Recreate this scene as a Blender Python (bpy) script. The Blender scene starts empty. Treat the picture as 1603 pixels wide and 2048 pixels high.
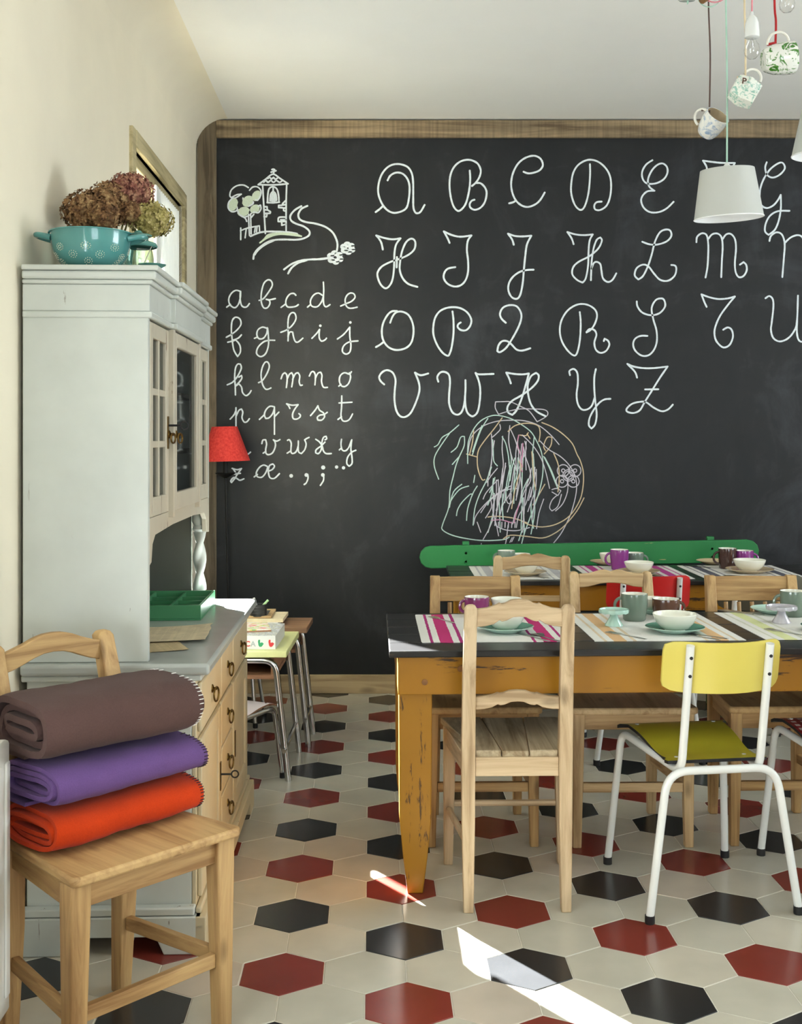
import bpy, bmesh, math, random
from mathutils import Vector, Matrix, noise

# ------------------------------------------------------------------ camera
SC = bpy.context.scene
COL = SC.collection
FPX, PX, PY, HC = 2331.0, 840.0, 876.0, 1.3      # focal length and principal point for a 1603 x 2048 frame
cam_d = bpy.data.cameras.new('camera')
cam_d.sensor_fit = 'HORIZONTAL'; cam_d.sensor_width = 36.0
cam_d.lens = FPX / 1603 * 36.0
cam_d.shift_x = (801.5 - PX) / 1603.0
cam_d.shift_y = (PY - 1024.0) / 1603.0
cam_d.clip_start = 0.05
cam = bpy.data.objects.new('camera', cam_d); COL.objects.link(cam)
cam.location = (0, 0, HC); cam.rotation_euler = (math.pi / 2, 0, 0)
SC.camera = cam

# ------------------------------------------------------------------ sky, sun, window daylight, added fill lights, exposure
W = bpy.data.worlds.new('sky'); SC.world = W; W.use_nodes = True
bg = W.node_tree.nodes['Background']
bg.inputs[0].default_value = (0.80, 0.90, 1.0, 1); bg.inputs[1].default_value = 2.2

def light(name, kind, loc, aim, energy, color=(1, 1, 1), size=None, size_y=None, angle=None):
    d = bpy.data.lights.new(name, kind); d.energy = energy; d.color = color
    if kind == 'AREA':
        d.shape = 'RECTANGLE'; d.size = size; d.size_y = size_y
    if angle: d.angle = angle
    o = bpy.data.objects.new(name, d); COL.objects.link(o); o.location = loc
    o.rotation_euler = Vector(aim).to_track_quat('-Z', 'Y').to_euler()
    return o
SUN_DIR = Vector((0.592, -0.806, -0.63)).normalized()
light('sun', 'SUN', (-4, 8, 6), SUN_DIR, 110.0, (0.97, 0.98, 1.0), angle=math.radians(0.6))
light('daylight_near_window', 'AREA', (-1.12, 1.22, 1.55), (1, 0.15, 0.35), 58.0, (0.84, 0.93, 1.0), 1.5, 1.7)
light('rear_fill_light', 'AREA', (1.6, -1.78, 1.55), (0, 1, 0.6), 18.0, (0.86, 0.94, 1.0), 1.9, 1.8)  # added light in an unseen rear window, fills the fronts of things
light('side_fill_light', 'AREA', (4.5, 3.1, 1.6), (-1, 0, 0.9), 44.0, (0.86, 0.94, 1.0), 1.7, 1.7)  # added uplight in an unseen right-hand window, lifts ceiling and left wall

vs = SC.view_settings
SC.display_settings.display_device = 'sRGB'
vs.view_transform = 'Standard'; vs.look = 'None'; vs.exposure = 1.05; vs.gamma = 1.0; vs.use_curve_mapping = False
SC.cycles.max_bounces = 6; SC.cycles.diffuse_bounces = 4; SC.cycles.glossy_bounces = 3
SC.cycles.transparent_max_bounces = 8; SC.cycles.transmission_bounces = 3
SC.cycles.adaptive_threshold = 0.05
SC.cycles.caustics_reflective = False; SC.cycles.caustics_refractive = False
SC.cycles.sample_clamp_indirect = 6.0

random.seed(7)
ROT = 0.041                                     # the old room is a little out of square: floor and window wall run 2.3 degrees off
def at(x, y, z):                                # a pixel of the photo on the horizontal plane z -> world point
    Y = FPX * (HC - z) / (y - PY)
    return Vector(((x - PX) / FPX * Y, Y, z))
def on(x, y, Y):                                # a pixel of the photo on the vertical plane Y -> world point
    return Vector(((x - PX) / FPX * Y, Y, HC - (y - PY) / FPX * Y))
def wall_x(Y): return -0.897 - ROT * Y          # inner face of the window wall

# ------------------------------------------------------------------ helpers: objects
def link(o, parent=None, loc=(0, 0, 0), rot=(0, 0, 0)):
    COL.objects.link(o)
    if parent: o.parent = parent
    o.location = loc; o.rotation_euler = rot
    return o
def thing(name, label, cat, loc=(0, 0, 0), rz=0.0, group=None):
    o = bpy.data.objects.new(name, None); o.empty_display_size = 0.05
    link(o, None, loc, (0, 0, rz)); o['label'] = label; o['category'] = cat
    if group: o['group'] = group
    return o
def tag(o, label, cat, group=None):
    o['label'] = label; o['category'] = cat
    if group: o['group'] = group
    return o
def copy_tree(o, parent=None):
    c = o.copy(); COL.objects.link(c); c.parent = parent
    for ch in list(o.children): copy_tree(ch, c)
    return c

class MB:
    """collects shapes and links them as one mesh object"""
    def __init__(s): s.v = []; s.f = []; s.m = []
    def add(s, vs_, fs, mi=0, M=None):
        b = len(s.v)
        for p in vs_:
            p = Vector(p)
            s.v.append(tuple(M @ p if M else p))
        for f in fs:
            s.f.append(tuple(i + b for i in f)); s.m.append(mi)
        return s
    def box(s, x0, x1, y0, y1, z0, z1, mi=0, M=None):
        return s.add([(x0, y0, z0), (x1, y0, z0), (x1, y1, z0), (x0, y1, z0), (x0, y0, z1), (x1, y0, z1), (x1, y1, z1), (x0, y1, z1)],
                     [(3, 2, 1, 0), (4, 5, 6, 7), (0, 1, 5, 4), (1, 2, 6, 5), (2, 3, 7, 6), (3, 0, 4, 7)], mi, M)
    def post(s, secs, mi=0):
        """secs: list of (x, y, z, half_x, half_y) from bottom to top"""
        vv = []
        for (x, y, z, a, b) in secs: vv += [(x - a, y - b, z), (x + a, y - b, z), (x + a, y + b, z), (x - a, y + b, z)]
        n = len(secs); ff = [(3, 2, 1, 0)]
        for i in range(n - 1):
            for k in range(4):
                k2 = (k + 1) % 4; ff.append((4 * i + k, 4 * i + k2, 4 * i + 4 + k2, 4 * i + 4 + k))
        ff.append(tuple(4 * (n - 1) + k for k in range(4)))
        return s.add(vv, ff, mi)
    def bar(s, p, q, w, h, up=(0, 0, 1), mi=0):
        p = Vector(p); q = Vector(q); d = (q - p).normalized(); u = Vector(up)
        a = d.cross(u).normalized(); b = a.cross(d).normalized()
        vv = []
        for e in (p, q):
            for (i, j) in ((-1, -1), (1, -1), (1, 1), (-1, 1)): vv.append(e + a * i * w / 2 + b * j * h / 2)
        return s.add(vv, [(3, 2, 1, 0), (4, 5, 6, 7), (0, 1, 5, 4), (1, 2, 6, 5), (2, 3, 7, 6), (3, 0, 4, 7)], mi)
    def prism(s, poly, axis, lo, hi, mi=0, M=None):
        """poly: 2-D outline; axis 'y': (x,z) extruded along y; 'z': (x,y) along z; 'x': (y,z) along x"""
        n = len(poly)
        def pt(a, b, t): return {'y': (a, t, b), 'z': (a, b, t), 'x': (t, a, b)}[axis]
        vv = [pt(a, b, lo) for a, b in poly] + [pt(a, b, hi) for a, b in poly]
        ff = [tuple(range(n)), tuple(range(2 * n - 1, n - 1, -1))] + [(i, (i + 1) % n, n + (i + 1) % n, n + i) for i in range(n)]
        return s.add(vv, ff, mi, M)
    def strip(s, top, bot, y0, y1, mi=0, M=None):
        """a board between two outlines of the same point count (x,z), extruded in y, as quads"""
        n = len(top); vv = []
        for (x, z) in top: vv += [(x, y0, z), (x, y1, z)]
        for (x, z) in bot: vv += [(x, y0, z), (x, y1, z)]
        ff = []
        for i in range(n - 1):
            a, b = 2 * i, 2 * i + 2; c, d = 2 * n + 2 * i, 2 * n + 2 * i + 2
            ff += [(a, b, b + 1, a + 1), (c, c + 1, d + 1, d), (a, c, d, b), (a + 1, b + 1, d + 1, c + 1)]
        ff += [(0, 1, 2 * n + 1, 2 * n), (2 * n - 2, 4 * n - 2, 4 * n - 1, 2 * n - 1)]
        return s.add(vv, ff, mi, M)
    def tube(s, path, r, seg=8, closed=False, mi=0, M=None):
        P = [Vector(p) for p in path]; n = len(P)
        R = r if isinstance(r, (list, tuple)) else [r] * n
        vv = []; ref = None
        for i in range(n):
            if closed: t = P[(i + 1) % n] - P[i - 1]
            else: t = P[min(i + 1, n - 1)] - P[max(i - 1, 0)]
            t.normalize()
            if ref is None:
                ref = Vector((0, 0, 1)) if abs(t.z) < 0.9 else Vector((1, 0, 0))
                ref = (ref - t * ref.dot(t)).normalized()
            else:
                ref = ref - t * ref.dot(t)
                ref = ref.normalized() if ref.length > 1e-6 else t.orthogonal().normalized()
            b = t.cross(ref)
            for k in range(seg):
                a = 2 * math.pi * k / seg
                vv.append(P[i] + (ref * math.cos(a) + b * math.sin(a)) * R[i])
        ff = []
        for i in range(n if closed else n - 1):
            j = (i + 1) % n
            for k in range(seg):
                k2 = (k + 1) % seg
                ff.append((i * seg + k, i * seg + k2, j * seg + k2, j * seg + k))
        if not closed:
            ff.append(tuple(range(seg - 1, -1, -1))); ff.append(tuple((n - 1) * seg + k for k in range(seg)))
        return s.add(vv, ff, mi, M)
    def lathe(s, prof, seg=28, o=(0, 0, 0), mi=0, M=None):
        """prof: list of (r, z) or (r, z, material index of the band that starts here)"""
        b = []; vv = []
        for p in prof:
            r, z = p[0], p[1]
            if r < 1e-6: b.append((len(vv), 1)); vv.append((o[0], o[1], o[2] + z))
            else:
                b.append((len(vv), seg))
                for k in range(seg):
                    a = 2 * math.pi * k / seg; vv.append((o[0] + r * math.cos(a), o[1] + r * math.sin(a), o[2] + z))
        base = len(s.v); s.add(vv, [], mi, M)
        for i in range(len(prof) - 1):
            m2 = prof[i][2] if len(prof[i]) > 2 else mi
            (a, na), (c, nc) = b[i], b[i + 1]
            for k in range(seg):
                k2 = (k + 1) % seg
                if na == 1 and nc == 1: continue
                if na == 1: f = (a, c + k2, c + k)
                elif nc == 1: f = (a + k, a + k2, c)
                else: f = (a + k, a + k2, c + k2, c + k)
                s.f.append(tuple(base + q for q in f)); s.m.append(m2)
        return s
    def grid(s, fn, nu, nv, mi=0):
        vv = [fn(i / nu, j / nv) for j in range(nv + 1) for i in range(nu + 1)]
        ff = [(j * (nu + 1) + i, j * (nu + 1) + i + 1, (j + 1) * (nu + 1) + i + 1, (j + 1) * (nu + 1) + i) for j in range(nv) for i in range(nu)]
        return s.add(vv, ff, mi)
    def ball(s, c, r, seg=12, mi=0, M=None):
        n = max(4, seg // 2)
        return s.lathe([(0 if i in (0, n) else r * math.sin(math.pi * i / n), -r * math.cos(math.pi * i / n)) for i in range(n + 1)], seg, c, mi, M)
    def mesh(s, name, mats, smooth=38, recalc=True):
        me = bpy.data.meshes.new(name); me.from_pydata(s.v, [], s.f)
        if not isinstance(mats, (list, tuple)): mats = [mats]
        for m in mats: me.materials.append(m)
        if len(mats) > 1:
            for p, mi in zip(me.polygons, s.m): p.material_index = mi
        if recalc:
            bm = bmesh.new(); bm.from_mesh(me); bmesh.ops.recalc_face_normals(bm, faces=bm.faces); bm.to_mesh(me); bm.free()
        if smooth:
            me.polygons.foreach_set('use_smooth', [True] * len(me.polygons)); me.set_sharp_from_angle(angle=math.radians(smooth))
        me.update(); return me
    def build(s, name, mats, parent=None, loc=(0, 0, 0), rot=(0, 0, 0), bevel=0, smooth=38, recalc=True, seg=2):
        o = bpy.data.objects.new(name, s.mesh(name, mats, smooth, recalc)); link(o, parent, loc, rot)
        if bevel:
            b = o.modifiers.new('bevel', 'BEVEL'); b.width = bevel; b.segments = seg; b.limit_method = 'ANGLE'; b.angle_limit = math.radians(40)
        return o
def bend(pts, r, n=5):
    """round the inner corners of a polyline with radius r"""
    P = [Vector(p) for p in pts]; out = [P[0]]
    for i in range(1, len(P) - 1):
        a = (P[i - 1] - P[i]); b = (P[i + 1] - P[i]); la, lb = a.length, b.length; a.normalize(); b.normalize()
        d = min(r, la * 0.48, lb * 0.48); p, q = P[i] + a * d, P[i] + b * d
        for k in range(n + 1):
            t = k / n; out.append((1 - t) ** 2 * p + 2 * t * (1 - t) * P[i] + t * t * q)
    out.append(P[-1]); return out
def catmull(P, n=4):
    P = [Vector(p) for p in P]
    if len(P) < 3: return P
    out = []
    for i in range(len(P) - 1):
        p0 = P[max(i - 1, 0)]; p1 = P[i]; p2 = P[i + 1]; p3 = P[min(i + 2, len(P) - 1)]
        for k in range(n):
            t = k / n
            out.append(0.5 * ((2 * p1) + (p2 - p0) * t + (2 * p0 - 5 * p1 + 4 * p2 - p3) * t * t + (3 * p1 - p0 - 3 * p2 + p3) * t ** 3))
    out.append(P[-1]); return out

# ------------------------------------------------------------------ helpers: materials
def lin(c):
    """sRGB 0-255 -> linear"""
    return tuple(((v / 255) / 12.92 if v / 255 <= 0.04045 else ((v / 255 + 0.055) / 1.055) ** 2.4) for v in c)
class NT:
    def __init__(s, name):
        s.mat = bpy.data.materials.new(name); s.mat.use_nodes = True; s.t = s.mat.node_tree
        s.b = s.t.nodes['Principled BSDF']; s.out = s.t.nodes['Material Output']; s.co = None
    def n(s, typ, **kw):
        x = s.t.nodes.new(typ)
        for k, v in kw.items(): setattr(x, k, v)
        return x
    def l(s, a, b): s.t.links.new(a, b)
    def obj(s):
        if not s.co: s.co = s.n('ShaderNodeTexCoord').outputs['Object']
        return s.co
    def map(s, scale=(1, 1, 1), loc=(0, 0, 0), rot=(0, 0, 0), src=None):
        m = s.n('ShaderNodeMapping'); m.inputs['Scale'].default_value = scale; m.inputs['Location'].default_value = loc; m.inputs['Rotation'].default_value = rot
        s.l(src or s.obj(), m.inputs['Vector']); return m.outputs[0]
    def noise(s, vec, scale=5, detail=4, rough=0.55, dist=0):
        x = s.n('ShaderNodeTexNoise'); x.inputs['Scale'].default_value = scale; x.inputs['Detail'].default_value = detail
        x.inputs['Roughness'].default_value = rough; x.inputs['Distortion'].default_value = dist; s.l(vec, x.inputs['Vector']); return x.outputs['Fac']
    def ramp(s, fac, stops, interp='LINEAR'):
        r = s.n('ShaderNodeValToRGB'); r.color_ramp.interpolation = interp; e = r.color_ramp.elements
        while len(e) < len(stops): e.new(0.5)
        for i, (p, c) in enumerate(stops):
            e[i].position = p; e[i].color = (*c, 1) if len(c) == 3 else c
        s.l(fac, r.inputs[0]); return r.outputs[0]
    def mix(s, fac, a, b, mode='MIX'):
        m = s.n('ShaderNodeMix', data_type='RGBA', blend_type=mode)
        for i, v in ((0, fac), (6, a), (7, b)):
            if isinstance(v, (int, float)): m.inputs[i].default_value = v
            elif isinstance(v, tuple): m.inputs[i].default_value = (*v, 1)
            else: s.l(v, m.inputs[i])
        return m.outputs[2]
    def math(s, op, a, b=None):
        m = s.n('ShaderNodeMath', operation=op)
        for i, v in enumerate((a, b)):
            if v is None: continue
            if isinstance(v, (int, float)): m.inputs[i].default_value = v
            else: s.l(v, m.inputs[i])
        return m.outputs[0]
    def color(s, c):
        if isinstance(c, tuple): s.b.inputs['Base Color'].default_value = (*c, 1)
        else: s.l(c, s.b.inputs['Base Color'])
    def bump(s, h, strength=0.2, dist=0.002):
        x = s.n('ShaderNodeBump'); x.inputs['Strength'].default_value = strength; x.inputs['Distance'].default_value = dist
        s.l(h, x.inputs['Height']); s.l(x.outputs[0], s.b.inputs['Normal'])
    def done(s, rough=0.5, metal=0, spec=0.5, **kw):
        s.b.inputs['Roughness'].default_value = rough; s.b.inputs['Metallic'].default_value = metal
        s.b.inputs['Specular IOR Level'].default_value = spec
        for k, v in kw.items(): s.b.inputs[k.replace('_', ' ')].default_value = v
        return s.mat
def plain(name, c, rough=0.5, metal=0, var=0.06, scale=6, spec=0.5, bump=0, bscale=60, **kw):
    t = NT(name); c = lin(c)
    f = t.noise(t.map(), scale, 5)
    t.color(t.ramp(f, [(0.3, tuple(max(0, v * (1 - var)) for v in c)), (0.7, tuple(min(1, v * (1 + var)) for v in c))]))
    if bump: t.bump(t.noise(t.map(), bscale, 4), bump)
    return t.done(rough, metal, spec, **kw)
def wood(name, light_, dark, axis, rough=0.55, scale=1.0, knots=True, wear=None):
    t = NT(name); la, da = lin(light_), lin(dark)
    sc = [34 * scale] * 3; sc['xyz'.index(axis)] = 2.2 * scale
    v = t.map(tuple(sc))
    warp = t.noise(t.map(tuple(5 * scale if a != axis else 1.5 * scale for a in 'xyz')), 1.0, 2)
    f = t.noise(v, 1.0, 5, 0.62, 0.7)
    f2 = t.math('ADD', t.math('MULTIPLY', f, 0.62), t.math('MULTIPLY', warp, 0.4))
    c = t.ramp(f2, [(0.40, tuple(v * .86 for v in da)), (0.50, tuple((a + b) / 2 for a, b in zip(la, da))), (0.60, la)])
    if knots:
        vo = t.n('ShaderNodeTexVoronoi'); vo.inputs['Scale'].default_value = 1.0
        ks = [11 * scale] * 3; ks['xyz'.index(axis)] = 4.5 * scale
        t.l(t.map(tuple(ks)), vo.inputs['Vector'])
        k = t.ramp(vo.outputs['Distance'], [(0.07, (1, 1, 1)), (0.17, (0, 0, 0))])
        c = t.mix(t.math('MULTIPLY', k, 0.55), c, tuple(x * 0.35 for x in da))
    if wear:
        w = t.ramp(t.noise(t.map(tuple(6 if a != axis else 2 for a in 'xyz')), 1.0, 6, 0.7), [(0.52, (0, 0, 0)), (0.68, (1, 1, 1))])
        c = t.mix(t.math('MULTIPLY', w, 0.7), c, lin(wear))
    t.color(c); t.bump(f, 0.12, 0.001)
    return t.done(rough, 0, 0.35)
def painted(name, c, chip, rough=0.5, amount=0.64, axis='x', scale=1.0, spec=0.4, var=0.08):
    """worn paint: the colour with chips and scratches of the wood below"""
    t = NT(name); c = lin(c); ch = lin(chip)
    base = t.ramp(t.noise(t.map(), 4, 4), [(0.3, tuple(v * (1 - var) for v in c)), (0.7, tuple(min(1, v * (1 + var)) for v in c))])
    ks = [38 * scale] * 3; ks['xyz'.index(axis)] = 5 * scale
    n1 = t.noise(t.map(tuple(ks)), 1.0, 6, 0.7, 0.4)
    n2 = t.noise(t.map((3, 3, 3)), 1.0, 3)
    f = t.ramp(t.math('ADD', t.math('MULTIPLY', n1, 0.75), t.math('MULTIPLY', n2, 0.25)), [(amount, (0, 0, 0)), (amount + 0.03, (1, 1, 1))])
    t.color(t.mix(f, base, ch)); t.bump(n1, 0.1, 0.001)
    return t.done(rough, 0, spec)
def glass_thin(name, tint=(0.95, 0.97, 0.96), refl=0.12, rough=0.02, edge=0.8):
    t = NT(name); t.t.nodes.remove(t.b)
    tr = t.n('ShaderNodeBsdfTransparent'); tr.inputs[0].default_value = (*tint, 1)
    gl = t.n('ShaderNodeBsdfGlossy'); gl.inputs['Roughness'].default_value = rough
    fr = t.n('ShaderNodeLayerWeight')
    f = t.math('ADD', t.math('MULTIPLY', t.math('POWER', fr.outputs['Facing'], 4.0), edge), refl * 0.3)
    mx = t.n('ShaderNodeMixShader'); t.l(f, mx.inputs[0]); t.l(tr.outputs[0], mx.inputs[1]); t.l(gl.outputs[0], mx.inputs[2])
    t.l(mx.outputs[0], t.out.inputs[0]); return t.mat
# ================================================================== THE ROOM
CEIL = 2.925; YB = 5.96
def struct(o): o['kind'] = 'structure'; return o
M_wall = plain('wall_plaster', (240, 231, 210), 0.9, var=0.03, scale=3, bump=0.08, bscale=14, spec=0.2)
M_ceil = plain('ceiling_plaster', (248, 246, 241), 0.92, var=0.02, scale=2, bump=0.06, bscale=9, spec=0.2)
M_grout = plain('grout', (214, 209, 196), 0.85, var=0.1, scale=30)
M_winwood = wood('window_wood', (196, 182, 142), (150, 136, 100), 'y', 0.6, knots=False)
M_glass = glass_thin('window_glass')

# --- floor: hexagonal cement tiles
def tile_mat(name, c, var, rough):
    t = NT(name); c = lin(c)
    pos = t.n('ShaderNodeNewGeometry').outputs['Position']
    rnd = t.n('ShaderNodeObjectInfo').outputs['Random']
    f = t.noise(pos, 6, 3, 0.5)
    col = t.ramp(f, [(0.28, tuple(v * (1 - var) for v in c)), (0.72, tuple(min(1, v * (1 + var)) for v in c))])
    col = t.mix(t.math('MULTIPLY', rnd, 0.35), col, tuple(v * (0.80) for v in c))
    t.color(col)
    t.b.inputs['Roughness'].default_value = rough
    t.b.inputs['Specular IOR Level'].default_value = 0.5
    return t.mat
M_cream = [tile_mat('tile_cream', (200, 193, 176), 0.10, 0.25), tile_mat('tile_cream_grey', (194, 189, 173), 0.10, 0.25), tile_mat('tile_cream_rose', (198, 186, 170), 0.10, 0.25)]
M_tred = tile_mat('tile_red', (128, 50, 42), 0.12, 0.23)
M_tblk = tile_mat('tile_black', (44, 44, 45), 0.15, 0.23)
for m_ in M_cream + [M_tred, M_tblk]: pass
TW = 0.2002; TTH = 0.0417
def hexmesh(name, mat, cx=0, cy=0, mb=None, mi=0):
    own = mb is None; mb = mb or MB()
    R = TW / math.sqrt(3) - 0.0014
    def ring(r, z): return [(cx + r * math.sin(math.pi / 3 * k + 0), cy + r * math.cos(math.pi / 3 * k), z) for k in range(6)]
    vv = ring(R, -0.012) + ring(R, -0.0012) + ring(R - 0.0016, 0.0)
    ff = [(i, (i + 1) % 6, 6 + (i + 1) % 6, 6 + i) for i in range(6)] + [(6 + i, 6 + (i + 1) % 6, 12 + (i + 1) % 6, 12 + i) for i in range(6)] + [tuple(range(12, 18))]
    mb.add(vv, ff, mi)
    return mb.mesh(name, mat, 20) if own else None
floor = struct(MB().box(-1.75, 4.7, -2.0, 6.2, -0.1, -0.0016).build('floor', M_grout))
hm = {i: hexmesh('tile', m) for i, m in enumerate(M_cream)}
hm['r'] = hexmesh('tile', M_tred); hm['b'] = hexmesh('tile', M_tblk)
cand = []
ct, st = math.cos(TTH), math.sin(TTH)
for r in range(-32, 20):
    for q in range(-12, 30):
        px = 0.5 + q + (0.5 if r % 2 else 0.0); py = r * 0.8660254
        lx, ly = -0.0157 + TW * px, 3.0163 + TW * py
        X, Y = ct * lx - st * ly, st * lx + ct * ly
        if Y > 6.05 or Y < -1.85 or X > 4.55 or X < wall_x(Y) - 0.1: continue
        kk = (px - 0.5) / 1.5; kind = None
        if abs(kk - round(kk)) < 1e-6:
            k = round(kk)
            if (k + r) % 2 == 0:
                half = (r - (k % 2)) // 2             # alternating red and black down each column
                base = {0: 0, 1: 0}[k % 2]
                s_ = (half + (k // 2)) % 2
                kind = ('b' if s_ == 0 else 'r') if k % 2 == 0 else ('r' if s_ == 0 else 'b')
        if kind is None: kind = random.choice((0, 0, 1, 1, 2))
        vis = Y > 2.3 and -300 < PX + FPX * X / max(Y, 0.1) < 1900
        cand.append((0 if vis else 1, Y, X, kind))
cand.sort()
rest = MB()
for i, (h, Y, X, kind) in enumerate(cand):
    if h == 0 and i < 300:
        o = bpy.data.objects.new('tile', hm[kind])
        link(o, floor, (X, Y, random.uniform(-0.0005, 0.0005)), (random.uniform(-.002, .002), random.uniform(-.002, .002), TTH))
    else:
        mi = {'r': 3, 'b': 4}.get(kind, kind)
        sub = MB(); hexmesh('', None, 0, 0, sub, mi)
        rest.add([(X + ct * x - st * y, Y + st * x + ct * y, z) for x, y, z in sub.v], sub.f, mi)
tf = rest.build('tile_field', M_cream + [M_tred, M_tblk], floor, smooth=20); tf['kind'] = 'stuff'

# --- walls and ceiling
struct(MB().box(-1.7, 4.8, YB, YB + 0.2, -0.1, CEIL + 0.15).build('wall_back', M_wall))
wl = MB()
T = 0.30
W1 = (4.37, 5.49, 0.95, 2.39); W2 = (0.45, 2.0, 0.75, 2.42)
wl.box(-T, 0, -2.0, W2[0], -0.1, CEIL + 0.1); wl.box(-T, 0, W2[1], W1[0], -0.1, CEIL + 0.1); wl.box(-T, 0, W1[1], 6.05, -0.1, CEIL + 0.1)
for w in (W1, W2):
    wl.box(-T, 0, w[0], w[1], -0.1, w[2]); wl.box(-T, 0, w[0], w[1], w[3], CEIL + 0.1)
wall_left = struct(wl.build('wall_left', M_wall, None, (wall_x(0), 0, 0), (0, 0, ROT)))
W4 = (2.2, 4.0, 0.75, 2.42)
wq = MB().box(4.55, 4.75, -2.0, W4[0], -0.1, CEIL + 0.1).box(4.55, 4.75, W4[1], 6.0, -0.1, CEIL + 0.1).box(4.55, 4.75, W4[0], W4[1], -0.1, W4[2]).box(4.55, 4.75, W4[0], W4[1], W4[3], CEIL + 0.1)
struct(wq.build('wall_right', M_wall))
W3 = (0.6, 2.6, 0.6, 2.4)
wr = MB(); wr.box(-1.6, W3[0], -2.05, -1.85, -0.1, CEIL + 0.1).box(W3[1], 4.6, -2.05, -1.85, -0.1, CEIL + 0.1).box(W3[0], W3[1], -2.05, -1.85, -0.1, W3[2]).box(W3[0], W3[1], -2.05, -1.85, W3[3], CEIL + 0.1)
struct(wr.build('wall_rear', M_wall))
struct(MB().box(-1.75, 4.8, -2.05, 6.15, CEIL, CEIL + 0.12).build('ceiling', M_ceil))
# rounded plaster cove where window wall and ceiling meet
cv = MB(); R_ = 0.16; prof = [(-0.02, -R_), (0, -R_)] + [(R_ - R_ * math.cos(a), -R_ + R_ * math.sin(a)) for a in [math.pi / 2 * i / 10 for i in range(1, 11)]] + [(R_, 0.02), (-0.02, 0.02)]
cv.prism([(a, CEIL + b) for a, b in prof], 'y', -1.9, 5.93)
struct(cv.build('trim_cove', M_wall, None, (wall_x(0), 0, 0), (0, 0, ROT), smooth=30))

# --- windows
def window(name, w, parent_loc, rz, curtain):
    y0, y1, z0, z1 = w
    root = bpy.data.objects.new(name, None); link(root, None, parent_loc, (0, 0, rz)); struct(root)
    c = 0.065
    for (a, b, e, f) in ((y0 - c, y0, z0 - c, z1 + c), (y1, y1 + c, z0 - c, z1 + c)):
        MB().box(-0.02, 0.014, a, b, e, f).build('casing_board', M_winwood, root, bevel=0.003)
    MB().box(-0.02, 0.016, y0, y1, z1, z1 + c).build('casing_board', M_winwood, root, bevel=0.003)
    MB().box(-0.05, 0.06, y0 - c, y1 + c, z0 - 0.03, z0).build('window_sill', M_winwood, root, bevel=0.004)
    ym = (y0 + y1) / 2
    for (a, b) in ((y0, ym - 0.004), (ym + 0.004, y1)):
        s = MB(); d0, d1 = -0.055, -0.012; t = 0.045
        s.box(d0, d1, a, a + t, z0, z1).box(d0, d1, b - t, b, z0, z1).box(d0, d1, a + t, b - t, z0, z0 + t + .02).box(d0, d1, a + t, b - t, z1 - t, z1)
        sash = s.build('sash', M_winwood, root, bevel=0.003)
        MB().box(-0.036, -0.032, a + t, b - t, z0 + t + .02, z1 - t).build('pane', M_glass, sash)
    return root
w1 = window('window_1', W1, (wall_x(0), 0, 0), ROT, True)
MB().tube([(0.02, 4.93, 1.62), (0.045, 4.93, 1.62)], 0.008).tube([(0.045, 4.93, 1.56), (0.045, 4.93, 1.68)], 0.008).build('window_handle', plain('handle_brass', (150, 120, 70), 0.35, 1.0), w1)
w2 = window('window_2', W2, (wall_x(0), 0, 0), ROT, False)
# window_added_rear faces the room from behind the camera: same window turned, added for frontal fill
w3 = window('window_added_rear', (-2.6, -0.6, W3[2], W3[3]), (0, -1.85, 0), math.pi / 2, False)
w4 = window('window_added_side', (-W4[1], -W4[0], W4[2], W4[3]), (4.55, 0, 0), math.pi, False)  # unseen window added on the right to brighten ceiling and left wall
# translucent white panel curtains hung on the casements, leaving a slit at the near jamb
t = NT('sheer_curtain'); t.t.nodes.remove(t.b)
df = t.n('ShaderNodeBsdfDiffuse'); df.inputs[0].default_value = (0.9, 0.9, 0.87, 1)
tl = t.n('ShaderNodeBsdfTranslucent'); tl.inputs[0].default_value = (0.9, 0.9, 0.86, 1)
mx = t.n('ShaderNodeMixShader'); mx.inputs[0].default_value = 0.3
t.l(df.outputs[0], mx.inputs[1]); t.l(tl.outputs[0], mx.inputs[2]); t.l(mx.outputs[0], t.out.inputs[0])
M_sheer = t.mat
def curtain(y0, y1, z0, z1, label):
    m = MB()
    n = 60
    top = [(y0 + (y1 - y0) * i / n, -0.008 + 0.006 * math.sin(i * 1.25) ) for i in range(n + 1)]
    vv = []
    for (y, x) in top: vv += [(x, y, z0), (x, y, z1), (x + 0.0012, y, z0), (x + 0.0012, y, z1)]
    ff = []
    for i in range(n):
        a = 4 * i; b = a + 4
        ff += [(a, b, b + 1, a + 1), (a + 2, a + 3, b + 3, b + 2), (a + 1, b + 1, b + 3, a + 3), (a, a + 2, b + 2, b)]
    m.add(vv, ff)
    o = m.build('window_curtain', M_sheer, None, (wall_x(0), 0, 0), (0, 0, ROT), smooth=60)
    tag(o, label, 'curtain', 'sheer curtains on the window'); return o
curtain(4.855, 4.92, W1[2] + 0.06, W1[3] - 0.035, 'bright white sheer curtain on the window sash behind the hydrangeas')
curtain(4.945, 5.45, W1[2] + 0.06, W1[3] - 0.035, 'bright white sheer curtain on the window sash beside the chalkboard')

curtain(W2[0] + .05, W2[1] - .05, W2[2] + 0.06, W2[3] - 0.035, 'added white sheer curtain on the unseen window above the radiator')  # unseen curtain, added to diffuse the sun and dim its floor patch
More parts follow.
